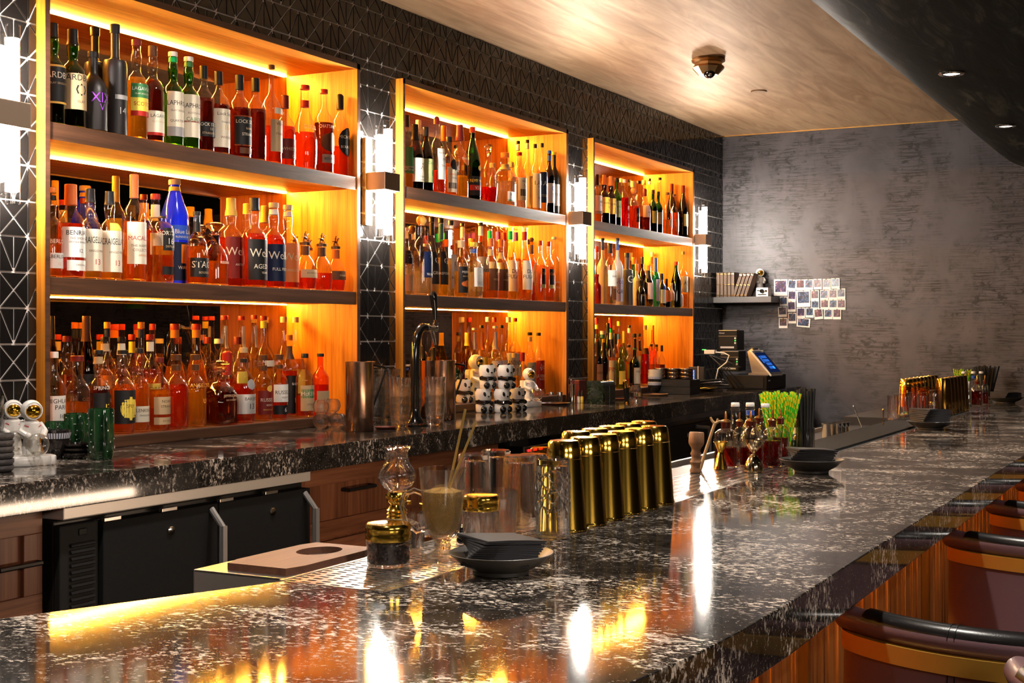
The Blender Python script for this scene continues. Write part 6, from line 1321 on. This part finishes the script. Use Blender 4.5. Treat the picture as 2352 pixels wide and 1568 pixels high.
# muddler and antler stick standing in the drip rail
(p, t) = bpos(1597, 1086); k = t / FP; m_mud = wood('muddler_wood', (.16, .065, .025), (.34, .16, .07), 2, .55)
a = thing('muddler', 'turned wooden muddler standing upright at the bar edge', 'muddler', p, rot=(R_(1), R_(3), 0)); s = MB(); s.lathe([(0, 0), (11, 0), (12, 4), (10, 18), (13, 22), (9.5, 28), (10, 34), (12.5, 38), (9, 46), (10, 54), (16, 62), (17, 66), (16.5, 90), (15.5, 92), (0, 93)] and [(r * k, z * k) for r, z in ((0, 0), (12, 0), (13, 5), (10, 12), (11, 20), (13.5, 24), (10, 32), (10.5, 38), (13, 43), (10, 50), (11, 56), (17, 65), (18, 70), (17, 91), (15.5, 93), (0, 93))], 22); ob('muddler_body', s, m_mud, a, ang=50)
(p, t) = bpos(1607, 1080); k = t / FP; a = thing('antler_stick', 'pale wooden stick with forked antler top leaning by the bitters', 'stick', p)
ux, uy = -d_[0] * k, -d_[1] * k
pt = lambda du, dv: (du * ux, du * uy, dv * k)
s = MB(); s.tube([pt(0, 0), pt(20, 62), pt(32, 98), pt(36, 108)], [4.5 * k, 3.8 * k, 4 * k, 4.5 * k], 8); s.tube([pt(35, 106), pt(28, 114), pt(25, 121)], [3.6 * k, 3 * k, 2.4 * k], 7); s.tube([pt(36, 107), pt(45, 112), pt(56, 112)], [3.8 * k, 3 * k, 2 * k], 7); s.tube([pt(40, 110), pt(42, 118)], [2.6 * k, 2.2 * k], 7); ob('stick_body', s, wood('antler_wood', (.36, .20, .08), (.62, .42, .20), 2, .5), a)
# far group of glasses
tumbler('pick_glass', 'ribbed glass of clear cocktail picks at the far end', 2051, 965, 25, 25, 57, False, fl=14)
x, y, t = onZ(2051, 965, ZB)
for i in range(18):
    e = -.017 + .002 * i; e2 = random.uniform(-.009, .009)
    a = thing('cocktail_pick', 'clear knotted cocktail pick, %s from left in the far ribbed glass' % ordw(i + 1), 'pick', (x + e * _s + e2 * _c, y - e * _c + e2 * _s, ZB + .012), rot=(random.uniform(-.12, .12), random.uniform(-.12, .12), 0), group='picks in the far glass')
    s = MB(); s.tube([(0, 0, 0), (0, 0, .095)], .0011, 5); s.sph((0, 0, .098), .0032, 7, 5); ob('pick_body', s, m_glass, a)
tumbler('bead_jar', 'low glass jar of mixed coloured beads before the far glasses', 2084, 960, 36, 35, 26, False)
x, y, t = onZ(2084, 960, ZB)
for i in range(20):
    e = -.026 + .0027 * i; e2 = random.uniform(-1, 1) * math.sqrt(max(.029 ** 2 - e * e, 0)); cx2, cy2 = e * _s + e2 * _c, -e * _c + e2 * _s; s = MB(); s.sph((0, 0, 0), .0055, 8, 5); o = ob('wrapped_sweet', s, cm(ck := random.choice(('rd', 'bl', 'wh', 'gn', 'ye', 'gy'))), None, (x + cx2, y + cy2, ZB + .0162 + .0055 * (i % 3))); setp(o, 'small %s sweet, %s from left in the far low glass jar' % (CW[ck], ordw(i + 1)), 'sweet', 'sweets in the far jar')
for i, (u, v, wt, h, nm) in enumerate(((2078, 967, 26, 64, 'first'), (2098, 962, 27, 62, 'second'), (2118, 968, 24, 66, 'third'), (2064, 955, 24, 52, 'fourth'))): tumbler('far_tumbler', 'inverted clear tumbler in the far group, %s from the pick glass' % nm, u, v, wt, wt + 3, h, True, 'far clear tumblers', fl=0)
for i, (u, v) in enumerate(((2082, 953), (2108, 954), (2132, 954), (2147, 962))): tumbler('far_crystal', 'inverted crystal glass with amber glow at the far end, %s from left' % ordw(i + 1), u, v, 26, 28, 66, True, 'far crystal glasses', mat=m_amb if i < 3 else None, fl=12)
jar('far_jar', 'small jar with gold lid in front of the dark tins', 2141, 956, 18, 34, 8, pm('dark_berries', (.05, .02, .01)), .5, 'contents')
# bar tools between rail and aisle at the far end
for i, (u0, v0, u1, v1) in enumerate(((1980, 981, 1961, 933), (2029, 981, 2029, 941))):
    x, y, t = onZ(u0, v0, ZB); k = t / FP; a = thing('bar_spoon', 'twisted metal bar spoon standing in the far rail, %s of two' % ('left', 'right')[i], 'bar spoon', (x, y, ZB - .02), group='bar spoons'); du = (u1 - u0) * k; s = MB(); s.tube([(-d_[0] * du * f, -d_[1] * du * f, .02 + (v0 - v1) * k * f) for f in (0, .25, .5, .75, 1)], .0028, 7); s.sph((-d_[0] * du, -d_[1] * du, .02 + (v0 - v1) * k), .005, 8, 5); ob('twisted_stem', s, (m_chrome, m_cop)[i], a); s = MB(); s.sph((0, 0, .004), .012, 10, 6, (1, .4, 1.5)); ob('spoon_bowl', s, (m_chrome, m_cop)[i], a)
for i, u in enumerate((1921, 1935, 1945, 1956)):
    x, y, t = onZ(u, 992 - i * 1.5, ZB); y = max(y, 1.322); a = thing('steel_canister', 'small polished steel canister beyond the far rail, %s from left' % ordw(i + 1), 'canister', (x, y + .03, ZB - .045), group='steel canisters in the station'); s = MB(); s.lathe([(0, 0), (.026, 0), (.027, .003), (.027, .075), (.029, .078), (.026, .078), (.025, .005), (0, .005)], 22); ob('canister_body', s, m_chrome, a)
a = thing('steel_station', 'long steel work station running beyond the drip rail', 'station', (3.6, 1.312, 0)); s = MB(); s.box(0, 2.9, 0, .30, .75, ZB - .05); s.box(2.9, 4.6, 0, .30, .75, ZB - .0095); ob('station_top', s, pm('dark_station', (.03, .028, .027), .4, .3), a, bevel=.003); s = MB(); s.box(0, 2.9, .285, .30, ZB - .05, ZB - .035); ob('raised_lip', s, m_steel, a, smooth=False)
# ---------------------------------------------------------------- bar stools
m_lea = pm('oxblood_brown_leather', (.19, .108, .122), .36, bump=.10, bscale=420, coat=.15)
m_leb = pm('black_leather', (.012, .010, .010), .28, bump=.06, bscale=420)
m_bras = pm('satin_brass_band', (.85, .48, .08), .32, .55)
RS = .43; AS = R_(47); YO = .23        # shallow barrel back: radius, half angle, centre in front of the back
def shell(A, r0, r1, z0, z1, n=30, bul=0.0):
    secs = []
    for i in range(n + 1):
        q = -A + 2 * A * i / n; m = (z0 + z1) / 2; e = 1 - abs(2 * i / n - 1) ** 12
        R = lambda r: (r * sin(q), YO - r * cos(q)); rm = (r0 + r1) / 2
        secs.append([(*R(rm + (r - rm) * (.35 + .65 * e)), z) for r, z in ((r1, z0), (r1 + bul, m), (r1, z1), (r0, z1), (r0 - bul, m), (r0, z0))])
    return secs
st0 = thing('bar_stool', 'x', 'stool', (0, 0, -9), group='leather backed bar stools')
s = MB(); s.loft(shell(AS, RS - .045, RS, .56, .888, bul=.010)); ob('back_shell', s, m_lea, st0, ang=60)
s = MB(); s.loft(shell(AS + .01, RS - .048, RS + .007, .888, .920)); ob('brass_band', s, m_bras, st0, ang=30)
arc_ = lambda A, r, z, n=40: [(r * sin(-A + 2 * A * i / n), YO - r * cos(-A + 2 * A * i / n), z) for i in range(n + 1)]
s = MB(); s.tube(arc_(AS, RS - .020, .940), .0235, 14)
for e in (-1, 1): s.sph(((RS - .020) * sin(e * AS), YO - (RS - .020) * cos(AS), .940), .0233, 14, 8)
rl = ob('top_roll', s, m_lea, st0)
s = MB(); s.tube(arc_(R_(37), RS - .022, .945), .0235, 14); ob('black_pad', s, m_leb, rl)
s = MB()
for q in (-13, -11.4, 12, 13.6):
    a_ = R_(q); s.tube([((RS + f) * sin(a_), YO - (RS + f) * cos(a_), z) for f, z in ((.0005, .57), (.0104, .72), (.0005, .886))], .0011, 4); s.tube([((RS - .022 + .0242 * cos(e)) * sin(a_), YO - (RS - .022 + .0242 * cos(e)) * cos(a_), .945 + .0242 * sin(e)) for e in (-.5, 0, .5, 1, 1.5, 2)], .0010, 4)
ob('seam_stitching', s, m_leb, st0)
s = MB(); s.lathe([(0, .64), (.22, .64), (.235, .66), (.24, .70), (.225, .725), (.1, .732), (0, .733)], 32); ob('seat', s, m_lea, st0)
for sx in (-1, 1):
    for sy in (-1, 1): s = MB(); s.tube([(sx * .17, sy * .17, .65), (sx * .20, sy * .20, 0)], [.016, .012], 10); ob('leg', s, m_blk, st0)
s = MB(); s.tube([(.187 * cos(q) * 1.35, .187 * sin(q) * 1.35, .25) for q in [2 * pi * i / 32 for i in range(32)]], .009, 8, True); ob('foot_ring', s, m_bras, st0)
for i, (x, y, rz, lb) in enumerate(((2.53, .31, -90, 'nearest whole stool by the bar curve'), (3.61, .31, -90, 'second whole stool along the bar'), (4.32, .31, -90, 'third stool along the bar'), (4.98, .31, -90, 'fourth stool along the bar'), (5.66, .31, -90, 'fifth stool along the bar'), (6.34, .31, -90, 'sixth stool along the bar'), (2.09, -.01, -120, 'only a back end showing, lower right corner'))):
    lb = 'brown leather bar stool with brass band, ' + lb
    if i == 0: st0.location = (x, y, 0); st0['label'] = lb; st0.rotation_euler = (0, 0, R_(rz))
    else: dup(st0, (x, y, 0), R_(rz), lb)
# lamp of the room behind, met only in the mirror
a = thing('pendant_lamp', 'small yellow glowing pendant lamp seen as a reflection in the left niche mirror', 'pendant lamp', (7.98, -1.2, 1.66))
s = MB(); s.lathe([(.085, 0), (.08, .02), (.03, .07), (.008, .09), (.004, .75), (0, .75)], 24); ob('lamp_shade', s, pm('green_shade', (.03, .09, .01), .4), a, fix=False)
s = MB(); s.lathe([(0, .004), (.078, .004)], 24); ob('glowing_disc', s, emis('yellow_glow', (1, .62, .02), 6), a, fix=False)
# ---------------------------------------------------------------- far wall: shelf, books, photos
XS = 8.245
yl = onX(1636, XS)[0]; yr, t = onX(1771, XS); zt1 = zat(680.5, t); zt0 = zat(694, t)
a = thing('floating_shelf', 'dark grey floating shelf on the plaster wall', 'shelf', (XS, yr, zt0)); s = MB(); s.box(0, XW - XS - .001, 0, yl - yr, 0, zt1 - zt0); ob('shelf_board', s, pm('grey_laminate', (.075, .068, .066), .45), a, bevel=.001)
m_bk1 = wood('book_wood', (.045, .020, .009), (.16, .080, .040), 2, .5)
m_page = pm('page_edges', (.55, .47, .36), .8)
z0 = zt1 + .0006
def book(lb, y, w, lean):
    b = thing('menu_book', lb, 'book', (XS + .008, y, z0), rot=(lean, 0, 0), group='wooden menu books on the wall shelf'); h = .158
    for q in (-w / 2, w / 2 - .004):
        s = MB(); s.box(0, .10, q, q + .004, 0, h); ob('cover', s, m_bk1, b, bevel=.001)
    s = MB(); s.box(.002, .098, -w / 2 + .004, w / 2 - .004, .002, h - .002); ob('pages', s, pm('dark_pages', (.10, .07, .05), .8), b, smooth=False)
    for zz in (.012, h / 2, h - .012):
        s = MB(); s.bx((-.001, 0, zz), (.003, w * .9, .004)); ob('rivet', s, m_brass, b, smooth=False)
u = 1648
for i in range(5): book('upright wood covered menu book, %s from left on the wall shelf' % ordw(i + 1), onX(u + i * 8.4, XS)[0] - .0005, .0195, 0)
for i in range(4):
    y = onX(1679 + i * 8.6, XS)[0]; book('leaning wood covered menu book, %s of the four tilted books' % ordw(i + 1), y - .014, .0175, R_(19))
(p_, t) = onX(1716, XS)[0], onX(1716, XS)[1]
k = 62 * t / FP / .158
ast = astro('small white astronaut figurine sitting on a rock on the wall shelf', (XS + .145, onX(1726, XS)[0] - .010, z0 + .04 * k), R_(-60), k * .82, False, False)
s = MB(); s.lathe([(0, -.042 * k), (.042 * k, -.042 * k), (.036 * k, -.02 * k), (.025 * k, -.002 * k), (0, .01 * k)], 10, wob=lambda q, z: 1 + .15 * sin(3 * q)); ob('rock', s, pm('pale_rock', (.55, .50, .45), .8, bump=1, bscale=90), ast)
y, t = onX(1748, XS); w = 29 * t / FP; h = 20.5 * t / FP
a = thing('instant_camera', 'white instant camera with black lens on the wall shelf', 'camera', (XS + .02, y, z0)); s = MB(); s.box(0, .075, -w / 2, w / 2, 0, h); ob('camera_body', s, m_wht, a, bevel=.006)
s = MB(); s.m = Matrix.Translation((0, 0, h * .62)) @ Matrix.Rotation(R_(-90), 4, 'Y'); s.lathe([(0, 0), (.0135, 0), (.0135, .008), (.009, .010), (.006, .006), (0, .006)], 18); ob('lens', s, m_blkg, a)
for dy, ww, zz, hh in ((.024, .016, .66, .007), (-.026, .013, .62, .014), (.0, w * .7, .22, .006)):
    s = MB(); s.bx((-.0004, dy, h * zz), (.002, ww, hh)); ob('slot' if ww > .03 else 'finder', s, m_blkg, a, smooth=False)
def photo_mat(i):
    m, n, l, b = nmat('photo_%d' % i); tc = n.new('ShaderNodeTexCoord'); mp = n.new('ShaderNodeMapping'); mp.inputs['Location'].default_value = (i * 3.7, i * 1.3, i)
    l.new(tc.outputs['Object'], mp.inputs['Vector']); f = noise(n, l, mp.outputs[0], 42, 4, .6, 1.2); c = random.choice(((.04, .03, .12), (.02, .08, .18), (.12, .04, .05), (.02, .04, .10)))
    l.new(ramp(n, l, f, [(.40, (.004, .006, .020)), (.56, c), (.68, (.30, .16, .16)), (.76, (.6, .55, .62))]).outputs[0], b.inputs['Base Color']); b.inputs['Roughness'].default_value = .2; return m
PMS = [photo_mat(i) for i in range(7)]
m_paper = pm('photo_paper', (.80, .76, .70), .45)
PH = [('first', [(1015, 350, 132, 165, 0), (1128, 325, 80, 108, -6), (1212, 322, 85, 105, 0), (1297, 320, 82, 105, 0), (1385, 315, 80, 105, 1), (1475, 315, 78, 105, 0), (1562, 308, 82, 105, 0)]),
      ('second', [(1128, 435, 80, 108, -3), (1243, 460, 135, 165, 1), (1357, 428, 80, 105, 0), (1450, 425, 80, 105, 0), (1538, 420, 82, 105, 0), (1620, 412, 80, 105, 0)]),
      ('third', [(1045, 488, 76, 95, 0), (1124, 540, 80, 105, 2), (1360, 525, 78, 90, 0), (1455, 520, 80, 95, 0), (1540, 520, 82, 100, 0), (1622, 520, 82, 105, 0)]),
      ('fourth', [(1033, 592, 85, 100, 2), (1130, 655, 80, 105, 0), (1218, 603, 82, 105, 0), (1305, 600, 78, 100, 0), (1393, 613, 85, 105, 6), (1490, 615, 82, 100, 0), (1578, 615, 80, 105, 0)]),
      ('lowest', [(1040, 705, 85, 100, 0), (1243, 700, 130, 88, -5)])]
n_ = 0
for rn, row in PH:
    for j, (px, py, w, h, tl) in enumerate(row):
        u, v = 1560 + px / 4.355, 580 + py / 4.355; X = XW - .004 - .0006 * (n_ % 3); y, t = onX(u, X); W_ = w / 4.355 * t / FP * 1.03; H_ = h / 4.355 * t / FP
        a = thing('instant_photo', '%s instant photo with white border, %s in the %s row on the wall' % ('large' if w > 120 and h > 120 else ('wide' if w > h else 'small'), ordw(j + 1), rn), 'photo', (X, y, zat(v, t)), rot=(R_(-tl), 0, 0), group='instant photos on the plaster wall')
        s = MB(); s.box(-.0005, .0005, -W_ / 2, W_ / 2, -H_ / 2, H_ / 2); ob('paper', s, m_paper, a, smooth=False)
        s = MB(); s.box(-.0012, -.0005, -W_ * .41, W_ * .41, -H_ * .26 if w < h else -H_ * .36, H_ * .42); ob('picture', s, PMS[n_ % 7], a, smooth=False)
        s = MB(); s.sph((-.003, random.uniform(-.005, .005), H_ * .47), .0035, 7, 4); ob('pin', s, m_brass, a); n_ += 1
# ceiling: dome camera, cover plate, downlights
x, y, t = onZ(1627, 134, ZT); 
a = thing('dome_camera', 'bronze faceted dome security camera on the ceiling', 'security camera', (x, y, ZT - .001)); m_bz = pm('bronze', (.50, .30, .13), .28, 1)
s = MB(); s.lathe([(0, 0), (.075, 0), (.082, -.012), (.066, -.022), (.066, -.034), (.078, -.044), (.045, -.078), (0, -.080)], 10); ob('housing', s, m_bz, a, ang=20)
s = MB(); s.sph((-.022, -.012, -.068), .030, 18, 10); lens = ob('lens_dome', s, m_blkg, a); s = MB(); s.sph((-.038, -.022, -.082), .010, 10, 6); ob('lens', s, m_chrome, lens)
x, y, t = onZ(1743, 209, ZT); a = thing('cover_plate', 'round bronze sprinkler cover plate on the ceiling near the camera', 'sprinkler cover', (x, y, ZT - .0005)); s = MB(); s.lathe([(0, 0), (.041, 0), (.043, -.003), (.041, -.006), (0, -.006)], 26); ob('plate', s, pm('bronze_plate', (.42, .26, .14), .4, .6), a)
dl = None
for i, x in enumerate(SPOTX):
    lb = 'round recessed downlight in the dark bulkhead, ' + ordw(i + 1) + ' from the camera end'
    if dl is None:
        dl = thing('downlight', lb, 'downlight', (x, .88, 2.4225), group='bulkhead downlights'); s = MB(); s.lathe([(.030, 0), (.046, 0), (.047, -.004), (.044, -.007), (.034, -.008), (.030, -.004)], 24); ob('trim_ring', s, m_chrome, dl); s = MB(); s.lathe([(0, -.002), (.030, -.002), (.030, -.004), (0, -.004)], 20); ob('lamp_disc', s, emis('downlight_glow', (1, .9, .8), 9), dl)
    else: dup(dl, (x, .88, 2.4225), 0, lb)
